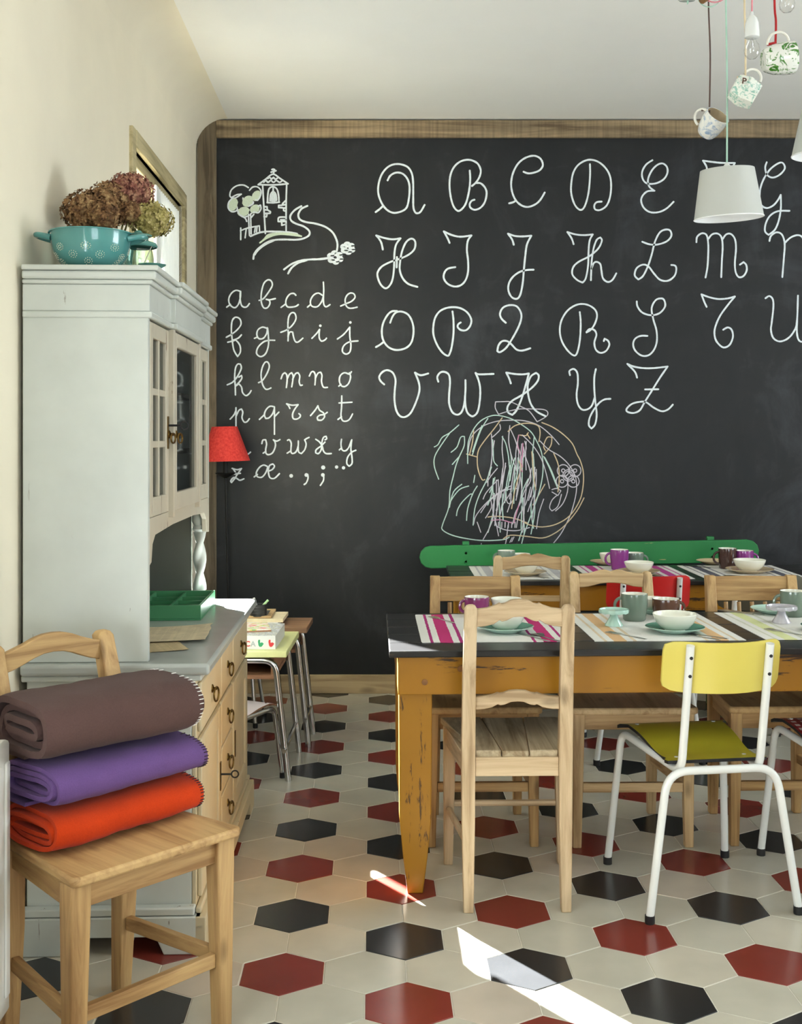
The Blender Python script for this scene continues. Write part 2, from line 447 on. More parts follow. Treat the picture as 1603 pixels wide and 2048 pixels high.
# --- baseboard
M_oldwood = wood('old_plank_wood', (150, 130, 102), (98, 82, 62), 'x', 0.75, 0.8, True, (118, 104, 84))
M_oldwood_z = wood('old_plank_wood_upright', (132, 116, 94), (86, 74, 58), 'z', 0.75, 0.8, True, (112, 102, 86))
M_basewood = wood('baseboard_wood', (186, 164, 128), (140, 116, 84), 'x', 0.7, 0.7, True, (196, 180, 150))
_t = M_oldwood.node_tree; _b = _t.nodes['Principled BSDF']; _src = _b.inputs['Base Color'].links[0].from_socket
_n = _t.nodes.new('ShaderNodeTexNoise'); _n.inputs['Scale'].default_value = 1.0; _n.inputs['Detail'].default_value = 3; _mp = _t.nodes.new('ShaderNodeMapping'); _mp.inputs['Scale'].default_value = (75, 1, 2); _tc = _t.nodes.new('ShaderNodeTexCoord')
_t.links.new(_tc.outputs['Object'], _mp.inputs[0]); _t.links.new(_mp.outputs[0], _n.inputs['Vector'])
_mx = _t.nodes.new('ShaderNodeMix'); _mx.data_type = 'RGBA'; _mx.blend_type = 'OVERLAY'; _mx.inputs[0].default_value = 0.55
_t.links.new(_src, _mx.inputs[6]); _t.links.new(_n.outputs['Fac'], _mx.inputs[7]); _t.links.new(_mx.outputs[2], _b.inputs['Base Color'])
struct(MB().box(-1.13, 4.55, 5.925, YB, 0, 0.094).build('baseboard_back', M_basewood, bevel=0.003))
struct(MB().box(0, 0.012, 2.5, 5.9, 0, 0.07).build('baseboard_left', M_wall, None, (wall_x(0), 0, 0), (0, 0, ROT)))

# ================================================================== CHALKBOARD
t = NT('chalkboard_paint')
n1 = t.noise(t.map((1.1, 1, 1.6), rot=(0, 0.5, 0)), 1.2, 6, 0.62, 1.2)
n2 = t.noise(t.map((9, 1, 3), rot=(0, 0.6, 0)), 1.0, 5, 0.6, 0.8)
f = t.math('ADD', t.math('MULTIPLY', n1, 0.7), t.math('MULTIPLY', n2, 0.3))
t.color(t.ramp(f, [(0.40, lin((21, 23, 26))), (0.52, lin((27, 28, 31))), (0.66, lin((50, 52, 57)))]))
t.bump(t.noise(t.map(), 220, 2), 0.06)
M_board = t.done(0.5, 0, 0.35)
def chalk(name, c):
    t = NT(name); c = lin(c)
    f = t.noise(t.map(), 260, 3, 0.7)
    t.color(t.ramp(f, [(0.30, tuple(v * 0.72 for v in c)), (0.5, c)])); return t.done(0.95, 0, 0.1)
M_chalk = chalk('chalk_white', (230, 237, 242)); M_mint = chalk('chalk_mint', (188, 212, 204)); M_lilac = chalk('chalk_lilac', (202, 196, 206))
M_peach = chalk('chalk_peach', (206, 184, 152)); M_pink = chalk('chalk_pink', (204, 140, 172)); M_pale = chalk('chalk_pale_green', (214, 226, 206))
board = thing('chalkboard', 'huge black chalkboard wall framed in old planks, covered with chalk alphabets', 'chalkboard', (0, YB, 0))
MB().box(-1.06, 3.6, -0.014, 0, 0.094, 2.85).build('board_panel', M_board, board)
corner = [(-1.132, 0.094), (-1.038, 0.094), (-1.038, 2.918)] + [(-1.132 + 0.05 - 0.05 * math.sin(a), 2.918 - 0.05 + 0.05 * math.cos(a)) for a in [math.pi / 2 * i / 6 for i in range(7)]]
MB().prism(corner, 'y', -0.032, 0).build('frame_plank', M_oldwood_z, board, bevel=0.003)
MB().box(-1.0375, 3.6, -0.034, 0, 2.829, 2.917).build('frame_plank', M_oldwood, board, bevel=0.003)

NST = [0]
def stroke(mb, pts, zoom, wd, n=5, dy=-0.0147):
    """a chalk line on the board; pts in a crop of the photo, zoom = (x0, y0, scale)"""
    x0, y0, s = zoom; NST[0] += 1; dy -= 0.00006 * (NST[0] % 24)
    P = [Vector(((x0 + a / s - PX) / FPX * (YB - 0.014), 0, HC - (y0 + b / s - PY) / FPX * (YB - 0.014))) for a, b in pts]
    runs, cur = [], [P[0]]
    for i in range(1, len(P)):
        cur.append(P[i])
        if 0 < i < len(P) - 1:
            a, b = (P[i] - P[i - 1]), (P[i + 1] - P[i])
            if a.length > 1e-9 and b.length > 1e-9 and a.angle(b) > math.radians(78):
                runs.append(cur); cur = [P[i]]
    runs.append(cur)
    for run in runs:
        if len(run) < 2: continue
        dy -= 0.00003
        C = catmull(run, n); vv = []; ff = []
        for i, p in enumerate(C):
            d = C[min(i + 1, len(C) - 1)] - C[max(i - 1, 0)]
            if d.length < 1e-9: d = Vector((1, 0, 0))
            d.normalize(); nn = Vector((-d.z, 0, d.x)); w = wd / 2 * (1 + 0.16 * noise.noise(p * 70))
            vv += [p + nn * w + Vector((0, dy, 0)), p - nn * w + Vector((0, dy, 0))]
        for i in range(len(C) - 1): ff.append((2 * i, 2 * i + 1, 2 * i + 3, 2 * i + 2))
        # rounded ends
        for e, o_ in ((0, 1), (len(C) - 1, len(C) - 2)):
            p = C[e]; d = (C[e] - C[o_]).normalized(); nn = Vector((-d.z, 0, d.x)); b = len(vv)
            vv += [p + nn * wd / 2 + Vector((0, dy, 0)), p + nn * wd * .3 + d * wd * .42 + Vector((0, dy, 0)), p - nn * wd * .3 + d * wd * .42 + Vector((0, dy, 0)), p - nn * wd / 2 + Vector((0, dy, 0))]
            ff.append((b, b + 1, b + 2, b + 3))
        mb.add(vv, ff)
def dot(mb, c, zoom, r):
    x0, y0, s = zoom
    p = ((x0 + c[0] / s - PX) / FPX * (YB - .014), -0.0152, HC - (y0 + c[1] / s - PY) / FPX * (YB - .014))
    mb.add([(p[0] + r * math.cos(a), p[1], p[2] + r * math.sin(a)) for a in [2 * math.pi * i / 8 for i in range(8)]], [tuple(range(8))])
ZA = (730, 290, 3.4705); ZB = (1100, 290, 3.187); ZL = (430, 550, 4.551); ZD = (430, 300, 4.58); ZS = (840, 780, 4.218)
CAPS_A = {
'A': [[(72,466),(100,445),(122,424)],[(155,246),(175,212),(215,192),(260,200),(295,240),(308,300),(300,390),(283,440),(240,465),(190,470),(145,445),(110,395),(90,330),(95,260),(120,195),(165,148),(225,132),(290,150),(322,195),(332,260),(333,350),(334,430),(345,465),(362,474),(385,462),(412,416)]],
'B': [[(725,178),(728,240),(720,320),(700,400),(675,440),(645,458),(615,430),(595,370),(585,290),(590,215),(615,155),(660,115),(720,103),(775,125),(800,170),(795,215),(770,258),(740,285)],[(770,264),(800,266),(830,295),(842,335),(830,395),(800,435),(760,450),(730,435),(725,410),(738,388),(758,380)]],
'C': [[(1098,186),(1130,197),(1170,192),(1210,175),(1232,140),(1215,95),(1170,75),(1110,90),(1060,130),(1025,195),(1012,265),(1020,330),(1045,385),(1085,420),(1130,430),(1180,412),(1215,380),(1245,330)],[(998,405),(1025,398),(1047,385)]],
'H': [[(122,726),(112,680),(95,650),(76,628),(130,645),(190,655),(245,648)],[(245,648),(215,690),(203,750),(200,850),(190,930),(170,975),(140,995),(105,965),(85,910),(90,875),(120,840),(180,810),(240,790),(300,762),(340,725),(348,680),(335,655),(310,653),(280,680),(255,740),(242,810),(240,870),(260,925),(300,965),(362,985)],[(220,778),(218,850)]],
'I': [[(585,680),(570,645),(545,600),(600,625),(660,637),(737,628)],[(737,628),(712,665),(705,730),(713,800),(713,880),(695,940),(660,975),(615,982),(570,962),(545,925),(550,885),(575,858),(625,848)]],
'J': [[(1030,693),(1018,655),(990,616),(1040,632),(1095,635),(1152,630)],[(1152,630),(1122,690),(1110,770),(1100,870),(1092,960),(1075,1040),(1050,1068),(1015,1055),(993,1010),(997,960),(1025,915),(1070,882),(1120,868),(1168,866)]],
'O': [[(173,1234),(190,1190),(215,1162),(255,1157),(300,1180),(328,1235),(335,1300),(320,1370),(280,1410),(215,1423),(160,1402),(125,1355),(115,1295),(125,1235),(155,1180),(185,1155),(220,1152)],[(74,1403),(100,1388),(127,1368)]],
'P': [[(605,1155),(612,1220),(612,1310),(600,1400),(585,1450),(570,1463),(535,1440),(500,1390),(475,1325),(472,1265),(485,1200),(520,1152),(580,1128),(650,1130),(705,1160),(735,1210),(728,1255),(700,1285),(665,1285),(642,1265),(645,1245),(662,1232)]],
'Q': [[(975,1234),(945,1205),(935,1170),(955,1130),(1000,1112),(1050,1120),(1080,1165),(1080,1215),(1055,1280),(1010,1360),(975,1410),(935,1438),(916,1430),(925,1390),(950,1362),(985,1362),(1015,1385),(1050,1420),(1090,1427),(1145,1411)]],
'V': [[(132,1662),(108,1640),(97,1612),(115,1580),(150,1563),(190,1580),(210,1630),(205,1700),(203,1770),(215,1840),(240,1880),(275,1888),(315,1860),(350,1790),(375,1710),(372,1650),(345,1580)],[(345,1580),(385,1598),(437,1586)]],
'W': [[(507,1643),(500,1610),(520,1580),(550,1575),(580,1595),(588,1650),(582,1730),(583,1800),(605,1855),(640,1872),(670,1850),(688,1790),(695,1700),(695,1632)],[(692,1740),(694,1800),(705,1850),(725,1875),(750,1882),(780,1850),(795,1770),(797,1690),(785,1630),(765,1582)],[(765,1582),(790,1592),(890,1589)]],
'X': [[(1010,1655),(998,1620),(978,1580),(1040,1590),(1095,1592),(1135,1586)],[(1135,1586),(1115,1660),(1085,1760),(1050,1840),(1020,1873),(990,1855),(988,1815),(1020,1775),(1080,1740),(1150,1690),(1195,1640),(1203,1600),(1185,1582),(1150,1605),(1128,1660),(1130,1730),(1150,1800),(1190,1850),(1250,1882)]],
}
CAPS_B = {
'D': [[(252,122),(253,190),(245,290),(230,360),(210,405),(185,412),(155,380),(135,320),(132,260),(145,180),(180,125),(240,95),(300,105),(350,145),(380,200),(387,270),(378,340),(355,390),(315,415),(285,410),(280,385),(295,365),(327,361)]],
'E': [[(650,97),(610,125),(585,170),(588,215),(615,245),(670,245),(720,220),(745,180),(742,140),(715,118),(680,128),(645,165),(622,220),(630,265),(663,292)],[(663,292),(620,295),(590,320),(578,355),(595,400),(635,428),(690,428),(740,405),(785,362)]],
'F': [[(1000,170),(993,135),(972,100),(1030,108),(1090,114),(1175,115)],[(1175,115),(1145,180),(1130,280),(1110,360),(1065,400),(1010,385),(1000,350)],[(1060,250),(1180,240)]],
'G': [[(1378,110),(1368,145),(1380,190),(1415,208),(1460,190),(1493,150),(1480,115),(1450,118),(1400,155),(1360,215),(1338,275),(1333,335),(1345,385),(1380,402),(1420,385),(1450,350),(1467,318)],[(1467,318),(1468,400),(1455,480),(1430,540),(1390,573),(1367,550),(1372,500),(1400,450),(1450,422),(1523,420)]],
'K': [[(148,633),(135,595),(108,555),(160,570),(215,575),(270,570)],[(270,570),(250,610),(243,680),(240,770),(225,850),(205,877),(170,860),(140,825),(145,780),(180,745),(250,708),(305,660),(328,610),(318,590),(295,605),(275,660),(263,740),(260,800),(258,862)],[(262,790),(275,755),(295,745),(318,760),(325,800),(335,850),(365,873),(395,860),(420,818)]],
'L': [[(585,617),(630,633),(680,635),(740,615),(770,580),(762,545),(730,540),(695,560),(665,620),(645,700),(620,775),(590,835),(560,857),(537,830),(550,785),(590,763),(625,775),(660,820),(700,860),(750,865),(790,835),(802,795),(795,770),(770,765)]],
'M': [[(930,620),(935,585),(965,563),(995,575),(1005,630),(1005,700),(1000,780),(988,845)],[(1005,600),(1030,570),(1065,565),(1090,590),(1097,650),(1092,740),(1088,843)],[(1097,600),(1120,570),(1150,568),(1175,600),(1182,660),(1175,750),(1180,810),(1200,842),(1230,835),(1250,800),(1247,765),(1230,747),(1207,763)]],
'N': [[(1395,612),(1405,580),(1440,557),(1475,572),(1492,630),(1487,720),(1477,842)],[(1492,625),(1530,590),(1575,575),(1605,590),(1620,640),(1610,760),(1625,830),(1660,840),(1680,800),(1665,765)]],
'R': [[(187,1065),(193,1130),(190,1220),(180,1290),(165,1335),(145,1340),(110,1310),(75,1255),(60,1190),(70,1120),(110,1055),(170,1018),(230,1017),(280,1045),(297,1085),(285,1135),(260,1175),(230,1195)],[(230,1192),(250,1173),(280,1180),(293,1210),(280,1260),(290,1305),(320,1325),(355,1312),(375,1275),(367,1248),(345,1235),(340,1250)]],
'S': [[(550,997),(555,1030),(585,1068),(640,1085),(695,1072),(730,1030),(725,990),(705,978),(670,990),(645,1040),(655,1110),(675,1180),(678,1250),(660,1305),(625,1340),(580,1342),(540,1310),(527,1270),(540,1235),(575,1217),(618,1217)]],
'T': [[(995,1032),(980,1000),(962,952)],[(962,952),(1010,970),(1070,982),(1130,978),(1175,966)],[(1175,966),(1130,1020),(1080,1090),(1050,1160),(1045,1210),(1060,1255),(1100,1290),(1140,1275),(1162,1225),(1155,1180),(1130,1163),(1100,1178)]],
'U': [[(1370,977),(1395,963),(1417,985),(1420,1040),(1410,1130),(1405,1180),(1420,1230),(1460,1252),(1510,1235),(1550,1190),(1570,1130),(1577,960)],[(1572,1110),(1570,1190),(1580,1240),(1605,1255),(1635,1240)]],
'Y': [[(125,1467),(122,1440),(150,1428),(172,1455),(175,1520),(167,1590),(175,1650),(200,1685),(235,1685),(265,1660),(282,1610)],[(290,1428),(280,1480),(280,1560),(287,1640),(295,1720),(285,1780),(262,1807),(245,1785),(250,1740),(275,1690),(310,1645),(345,1622),(383,1618)]],
'Z': [[(552,1483),(538,1445),(490,1395)],[(490,1395),(530,1412),(590,1422),(660,1422),(747,1412)],[(747,1412),(700,1480),(650,1560),(600,1640),(570,1690),(530,1708),(490,1700),(487,1680),(520,1650),(570,1637),(610,1640),(660,1675),(710,1697),(750,1685),(780,1655)],[(603,1558),(688,1557)]],
}
LOWER = {
'a': [[(105,293),(140,268)],[(232,150),(190,140),(150,165),(125,215),(132,265),(165,295),(190,293),(215,260),(230,205),(232,150)],[(230,150),(228,220),(240,275),(265,293),(290,288),(312,260)]],
'b': [[(400,232),(440,215),(490,150),(520,95),(510,55),(480,45),(445,75),(425,140),(418,210),(425,265),(445,300),(475,298),(497,265),(495,235),(470,222)],[(465,222),(500,225),(548,215)]],
'c': [[(600,295),(645,262)],[(735,185),(715,168),(680,175),(650,215),(643,260),(660,290),(700,292),(735,285),(757,270)]],
'd': [[(840,293),(870,268)],[(975,185),(940,165),(900,180),(870,225),(870,270),(895,290),(935,285),(970,240),(985,190)],[(985,65),(988,140),(985,220),(990,270),(1010,290),(1045,270)]],
'e': [[(1142,283),(1190,262),(1240,240),(1272,205),(1262,172),(1230,165),(1200,185),(1183,225),(1190,275),(1215,300),(1250,302),(1292,293)]],
'f': [[(102,567),(150,540),(200,500),(235,450),(225,400),(185,385),(155,420),(148,500),(155,580),(170,680),(205,742),(230,700),(225,640),(190,595),(165,600),(115,612)],[(165,592),(210,575),(240,545)]],
'g': [[(358,577),(385,565)],[(470,485),(430,475),(390,500),(380,545),(400,580),(440,575),(470,530),(475,480)],[(478,485),(485,560),(485,640),(460,715),(415,743),(378,715),(390,660),(440,610),(490,595),(543,595)]],
'h': [[(597,522),(650,500),(700,460),(735,400),(725,350),(695,345),(670,380),(662,450),(665,530),(663,600)],[(663,560),(680,520),(705,520),(715,570),(730,605),(755,610),(798,575)]],
'i': [[(880,577),(925,530),(950,495)],[(950,495),(946,540),(950,580),(970,602),(1000,590),(1013,575)],['dot',(957,462)]],
'j': [[(1112,583),(1170,540),(1225,475)],[(1225,475),(1225,560),(1235,640),(1225,700),(1190,720),(1158,695),(1170,645),(1220,610),(1300,600)],['dot',(1230,432)]],
'k': [[(110,1000),(160,975),(205,920),(238,850),(230,812),(205,812),(185,850),(178,930),(183,1010),(185,1092)],[(215,930),(240,915),(243,940),(220,975),(187,1008)],[(187,1012),(215,990),(240,1020),(250,1070),(280,1098),(310,1080),(328,1052)]],
'l': [[(395,980),(430,960),(470,900),(493,835),(480,795),(455,795),(430,840),(418,910),(430,990),(455,1035),(480,1040),(508,1028)]],
'm': [[(600,945),(615,905),(635,890),(652,910),(655,960),(648,1025)],[(655,950),(675,905),(697,890),(710,920),(705,970),(697,1018)],[(705,950),(730,900),(755,890),(770,920),(765,970),(775,1003),(793,1002)]],
'n': [[(857,920),(875,885),(895,880),(910,905),(912,950),(908,1000)],[(912,940),(935,895),(960,885),(972,915),(968,970),(985,1020),(1022,1023)]],
'o': [[(1215,900),(1175,890),(1140,915),(1130,960),(1145,1005),(1180,1015),(1215,985),(1232,930),(1222,890)],[(1195,893),(1222,903),(1240,880)],[(1125,1012),(1145,995)]],
'p': [[(137,1312),(170,1275),(190,1235)],[(190,1208),(190,1320),(190,1425)],[(190,1290),(215,1235),(240,1220),(252,1250),(245,1300),(265,1338),(290,1335),(312,1308)]],
'q': [[(403,1315),(450,1270)],[(540,1200),(500,1195),(465,1225),(448,1270),(460,1305),(490,1300),(525,1260),(540,1210)],[(540,1200),(540,1320),(540,1450)],[(540,1290),(580,1248)]],
'r': [[(680,1215),(668,1190),(650,1172)],[(650,1172),(700,1185),(755,1180)],[(755,1180),(725,1220),(705,1265),(710,1305),(740,1312),(770,1295),(775,1275),(762,1262)]],
's': [[(868,1280),(910,1230),(935,1190)],[(935,1190),(950,1230),(985,1255),(995,1290),(970,1320),(935,1320),(930,1295),(955,1275),(990,1270),(1020,1250)]],
't': [[(1152,1100),(1150,1200),(1145,1280),(1160,1325),(1195,1330),(1225,1310),(1250,1265)],[(1127,1165),(1245,1158)],[(1117,1315),(1150,1290)]],
'u': [[(140,1560),(165,1530),(175,1580),(185,1625),(220,1630),(245,1590),(253,1530)],[(253,1530),(255,1590),(275,1632),(300,1630),(322,1612)]],
'v': [[(425,1535),(435,1503),(460,1500),(468,1540),(460,1590),(465,1625),(490,1635),(525,1615),(548,1560),(545,1520),(530,1500)],[(530,1500),(560,1512),(590,1498)],[(437,1622),(462,1605)]],
'w': [[(658,1505),(675,1500),(692,1530),(690,1580),(690,1610),(705,1625),(735,1610),(755,1560),(757,1510)],[(755,1560),(760,1610),(785,1625),(815,1590),(828,1540),(815,1500)],[(815,1502),(830,1490),(855,1478)],[(655,1622),(690,1600)]],
'x': [[(915,1495),(950,1520),(975,1560),(985,1600),(1010,1625),(1057,1625)],[(1000,1500),(1015,1490),(1010,1468),(985,1480),(970,1530),(965,1590),(940,1625),(915,1618),(920,1590),(965,1555),(1000,1520)]],
'y': [[(1150,1495),(1145,1540),(1155,1590),(1185,1600),(1215,1570),(1240,1505)],[(1243,1500),(1235,1580),(1245,1660),(1245,1715),(1220,1740),(1198,1715),(1205,1660),(1240,1615),(1280,1595)],[(1130,1592),(1150,1575)]],
'z': [[(185,1795),(165,1765),(155,1760)],[(155,1760),(200,1772),(240,1762)],[(240,1762),(205,1810),(180,1850),(150,1888),(142,1875),(165,1845),(195,1850),(225,1868),(262,1855)],[(175,1812),(230,1805)]],
'ae': [[(355,1838),(385,1815)],[(480,1745),(440,1730),(400,1755),(375,1800),(385,1835),(425,1840),(460,1800),(480,1745)],[(480,1745),(485,1800),(500,1845),(540,1850),(585,1808)],[(485,1785),(520,1770),(540,1740),(525,1720),(495,1735),(482,1780)]],
'.': [['dot',(692,1828),.010]], ',': [['dot',(830,1820),.010],[(842,1815),(845,1850),(830,1890),(810,1907)]],
';': [['dot',(983,1752),.011],['dot',(980,1820),.010],[(988,1820),(985,1870),(957,1915)]], ':': [['dot',(1105,1748),.009],['dot',(1168,1755),.009]],
}
for table_, zoom, wd, dr in ((CAPS_A, ZA, 0.0096, 0.01), (CAPS_B, ZB, 0.0090, 0.01), (LOWER, ZL, 0.0078, 0.007)):
    for g, strokes in table_.items():
        mb = MB()
        for s_ in strokes:
            if s_[0] == 'dot': dot(mb, s_[1], zoom, s_[2] if len(s_) > 2 else dr)
            else: stroke(mb, s_, zoom, wd)
        o = mb.build('chalk_letter', M_chalk, board, smooth=0, recalc=False)
        nm = {'ae': 'ae ligature', '.': 'full stop', ',': 'comma', ';': 'semicolon', ':': 'pair of dots'}.get(g, ('capital ' if g.isupper() else 'small ') + g)
        o['label'] = 'white chalk ' + nm
# --- the chalk drawing of a bell tower, tree and path
dr = MB()
TOWER = [[(435,320),(445,500),(460,765)],[(655,318),(650,500),(650,748)],[(395,318),(460,270),(530,222),(600,265),(668,310)],[(395,318),(540,320),(668,310)],[(530,175),(538,200),(532,224)],[(512,204),(558,190)],[(520,180),(532,176),(545,180)],
 [(482,262),(500,252),(515,268),(535,252),(552,268),(570,258)],[(445,296),(465,280),(485,296),(510,280),(535,297),(560,280),(590,297),(612,284)],
 [(480,480),(483,410),(495,355),(530,337),(565,357),(580,410),(585,478)],[(476,482),(530,484),(588,478)],[(532,345),(532,378)],[(502,465),(508,410),(530,378),(555,405),(562,462),(530,466),(502,465)],[(515,455),(520,400)],[(526,460),(532,390)],[(538,460),(540,395)],[(550,458),(548,410)],[(520,470),(545,470)],
 [(445,520),(475,520),(480,548),(505,565),(503,580),(450,582)],[(452,548),(480,550)],[(450,582),(476,585),(470,612),(448,610)],
 [(650,460),(620,490),(615,505),(582,508),(582,528),(625,532),(628,555),(650,560)],[(615,505),(648,500)],[(648,532),(620,532)],[(650,615),(585,618),(578,655),(608,660),(610,690),(650,680)],[(600,640),(650,640)],[(580,655),(650,655)]]
for s_ in TOWER: stroke(dr, s_, ZD, 0.0085)
TREE = [[(305,345),(260,322),(200,328),(150,365),(135,415),(150,435),(185,440),(240,405),(200,410),(160,430)],[(315,370),(345,340),(390,340),(420,375),(415,420),(390,460),(370,455)],[(160,440),(125,480),(120,530),(150,565),(190,560),(205,545)],[(200,520),(215,580),(260,615),(310,600),(350,570),(395,575),(420,540),(415,505),(395,515)],
 [(255,440),(265,480),(300,515),(345,495),(350,475)],[(305,590),(310,700),(315,785)],[(325,585),(330,770)],[(235,600),(275,625),(290,655)],[(355,590),(330,620)],[(235,715),(235,822)],[(232,740),(300,715),(405,695),(408,745)],[(285,725),(275,805)],[(370,700),(360,755)],[(385,700),(378,750)]]
for s_ in TREE: stroke(dr, s_, ZD, 0.0075)
PATH = [[(325,790),(390,762),(460,748),(570,748),(680,755),(750,768)],[(790,515),(730,550),(690,600),(695,645),(740,675),(810,700),(860,740),(860,780),(810,810),(740,822),(640,820),(540,825),(470,850),(400,900),(360,950),(350,998)],[(540,828),(460,865),(395,915),(362,960)],[(845,512),(790,540),(762,590),(775,635),(830,660),(920,675),(1010,705),(1075,755),(1110,820),(1120,870),(1115,920)],[(1060,985),(980,1000),(870,1003),(780,1015),(700,1045),(630,1095)],[(840,1010),(760,1035),(700,1080),(668,1132)],[(1030,990),(940,1000)]]
for s_ in PATH: stroke(dr, s_, ZD, 0.0098)
o = dr.build('chalk_drawing', M_chalk, board, smooth=0, recalc=False); o['label'] = 'white chalk drawing of a bell tower, tree and path'
df_ = MB()
def hatch(cx, cy, rx, ry, n=9, slant=25):
    for i in range(n):
        u = -1 + 2 * (i + .5) / n; h = math.sqrt(max(0, 1 - u * u))
        stroke(df_, [(cx + u * rx + slant * h * .4, cy - ry * h), (cx + u * rx - slant * h * .2, cy), (cx + u * rx - slant * h * .4, cy + ry * h)], ZD, 0.0085)
for a in ((165, 500, 38, 52), (300, 470, 45, 45), (380, 420, 36, 42), (260, 565, 50, 38), (365, 540, 38, 34)): hatch(*a)
o = df_.build('chalk_shading', M_pale, board, smooth=0, recalc=False); o['label'] = 'pale green chalk leaves of the drawn tree'
df_ = MB()
for k in range(6): stroke(df_, [(410 + 8 * k, 850 - 6 * k), (490, 800 - 5 * k), (600, 772 - 2 * k), (790 - 10 * k, 790 - 4 * k)], ZD, 0.008)
o = df_.build('chalk_shading', M_pale, board, smooth=0, recalc=False); o['label'] = 'pale green chalk hill under the drawn tower'
for (cx, cy, R) in ((1100, 985, 46), (1215, 900, 40)):
    df_ = MB()
    for k in range(6):
        a = k * math.pi / 3 + 0.4; px_, py_ = cx + R * math.cos(a), cy + R * .85 * math.sin(a)
        for r in (26, 16, 7): stroke(df_, [(px_ + r * math.cos(b), py_ + r * .8 * math.sin(b)) for b in [2 * math.pi * i / 7 for i in range(8)]], ZD, 0.008, 3)
    o = df_.build('chalk_flower', M_chalk, board, smooth=0, recalc=False); o['label'] = 'white chalk flower at the end of the drawn path'
# --- the child's scribbled round figure
SCR = {'mint': [[(325,295),(250,360),(185,400),(150,460),(118,480)],[(250,360),(160,490),(120,570),(120,650),(155,752)],[(260,525),(310,480),(340,400),(372,392),(370,470),(330,560),(300,640),(280,720),(250,850),(240,990),(190,1130),(188,1180),(270,1225),(400,1255),(540,1270),(700,1262),(750,1240)],[(270,628),(330,560)],
 [(400,620),(400,500),(410,420),(450,330),(510,260),(590,220),(660,215),(760,240),(850,290),(930,350),(975,420),(1020,520),(1035,640),(1025,760),(990,900),(940,1040),(880,1200),(855,1295)],[(440,545),(480,420),(520,320),(570,240)],[(520,300),(480,400),(440,520)],
 [(350,795),(280,860),(245,990)],[(408,810),(330,840),(260,930),(240,990)],[(440,885),(420,880),(350,950),(315,1010),(305,1060)],[(480,810),(440,880),(400,1000),(390,1100)],[(1040,560),(1090,660),(1130,760),(1160,830)],[(1050,570),(1110,690),(1150,800)],[(870,1120),(855,1190),(830,1270)],[(460,720),(450,780)],[(690,395),(720,450),(740,540),(750,620)],[(960,400),(945,560),(950,700),(960,900)],[(910,750),(860,860),(855,1000),(850,1180)],[(610,420),(615,520),(620,600),(650,640)],[(600,650),(560,760),(500,880),(460,1000),(445,1140)]],
 'lilac': [[(635,100),(700,98),(760,100),(850,140),(920,180),(985,268),(1060,225),(1075,190),(1040,165),(940,160),(840,160),(740,180),(660,205),(632,150),(635,100)],[(400,540),(430,400),(520,310),(640,265),(760,255),(880,260),(1000,300),(1100,380),(1170,460)],[(600,370),(605,500),(600,620),(575,720),(570,810)],[(670,290),(675,330),(640,370),(605,400)],[(695,390),(690,500),(700,620),(690,720)],[(755,300),(745,420),(760,520),(790,620),(820,700)],[(760,330),(800,420),(830,520)],[(830,560),(815,700),(820,800),(810,900)],[(870,480),(890,570),(920,660),(930,760),(880,850),(840,960),(800,1040),(780,1130)],[(650,760),(560,860),(530,920)],[(760,810),(640,880),(540,970),(470,1060),(450,1130)],[(820,830),(700,850),(580,940),(510,1035)],[(800,700),(780,820),(740,900),(700,960),(670,1060)],[(740,1140),(720,1290),(690,1320),(620,1340),(520,1325),(515,1295)],[(610,1100),(570,1190),(530,1260)],[(860,380),(950,470),(1020,580),(1060,700),(1090,830)],[(1010,430),(1080,500),(1180,560),(1260,640),(1310,740),(1315,860),(1280,1010),(1240,1110),(1180,1220),(1090,1330)],[(1245,760),(1240,860),(1200,960),(1140,1020)],[(1110,840),(1150,830),(1185,850),(1160,890),(1110,860)],[(1190,880),(1160,980),(1110,1020),(1090,990),(1110,930),(1150,890)],[(850,940),(870,1050),(860,1200)],[(640,760),(640,880),(610,1000),(640,1130),(660,1230)],[(1040,920),(1000,1040),(980,1170)],[(930,820),(890,960),(830,1060),(810,1160)],[(720,820),(730,940),(760,960),(780,930)],[(770,1280),(790,1240)],[(755,1285),(775,1245)],[(480,1115),(510,1200)],[(650,660),(600,720),(560,780)],[(720,640),(690,760),(650,900),(650,1010)],[(590,910),(600,990),(550,1080)]],
 'peach': [[(690,235),(620,330),(540,430),(490,510),(480,600),(490,680),(520,755),(545,755)],[(1025,275),(1110,310),(1200,370),(1280,450),(1320,540),(1350,600),(1375,700),(1370,830),(1340,940),(1260,1060),(1150,1130),(1030,1155),(930,1140),(860,1110)],[(1380,910),(1320,1020),(1220,1140),(1130,1210),(1030,1248),(900,1235),(760,1225),(700,1255)],[(740,350),(800,300),(900,280),(990,300),(1010,360),(1000,435)],[(830,600),(850,650),(820,760),(790,880),(770,1000)],[(940,520),(950,640),(960,760),(975,840)],[(1125,535),(1165,640),(1170,780),(1160,860)],[(1045,540),(1100,470),(1110,400),(1070,400),(1040,470),(1055,510)],[(840,380),(890,385),(910,360)],[(900,370),(925,410)],[(1050,795),(990,900),(950,970)],[(390,540),(480,565)],[(450,340),(440,440),(415,545)],[(570,1072),(640,1065),(780,1080),(900,1120)]],
 'pink': [[(830,380),(820,460),(850,560),(860,650)],[(865,450),(860,560),(840,620),(860,690)],[(600,1100),(680,1095),(770,1120)],[(840,940),(810,1040),(790,1120)],[(840,600),(850,640)]]}
rs = random.Random(3)
for c in ('lilac', 'mint', 'lilac', 'lilac', 'mint'):
    for k in range(9):
        x = rs.uniform(600, 980); y = rs.uniform(420, 950); l = rs.uniform(120, 330); sl = rs.uniform(-60, 20)
        SCR[c].append([(x, y), (x + sl * .3 + rs.uniform(-15, 15), y + l * .45), (x + sl, y + l)])
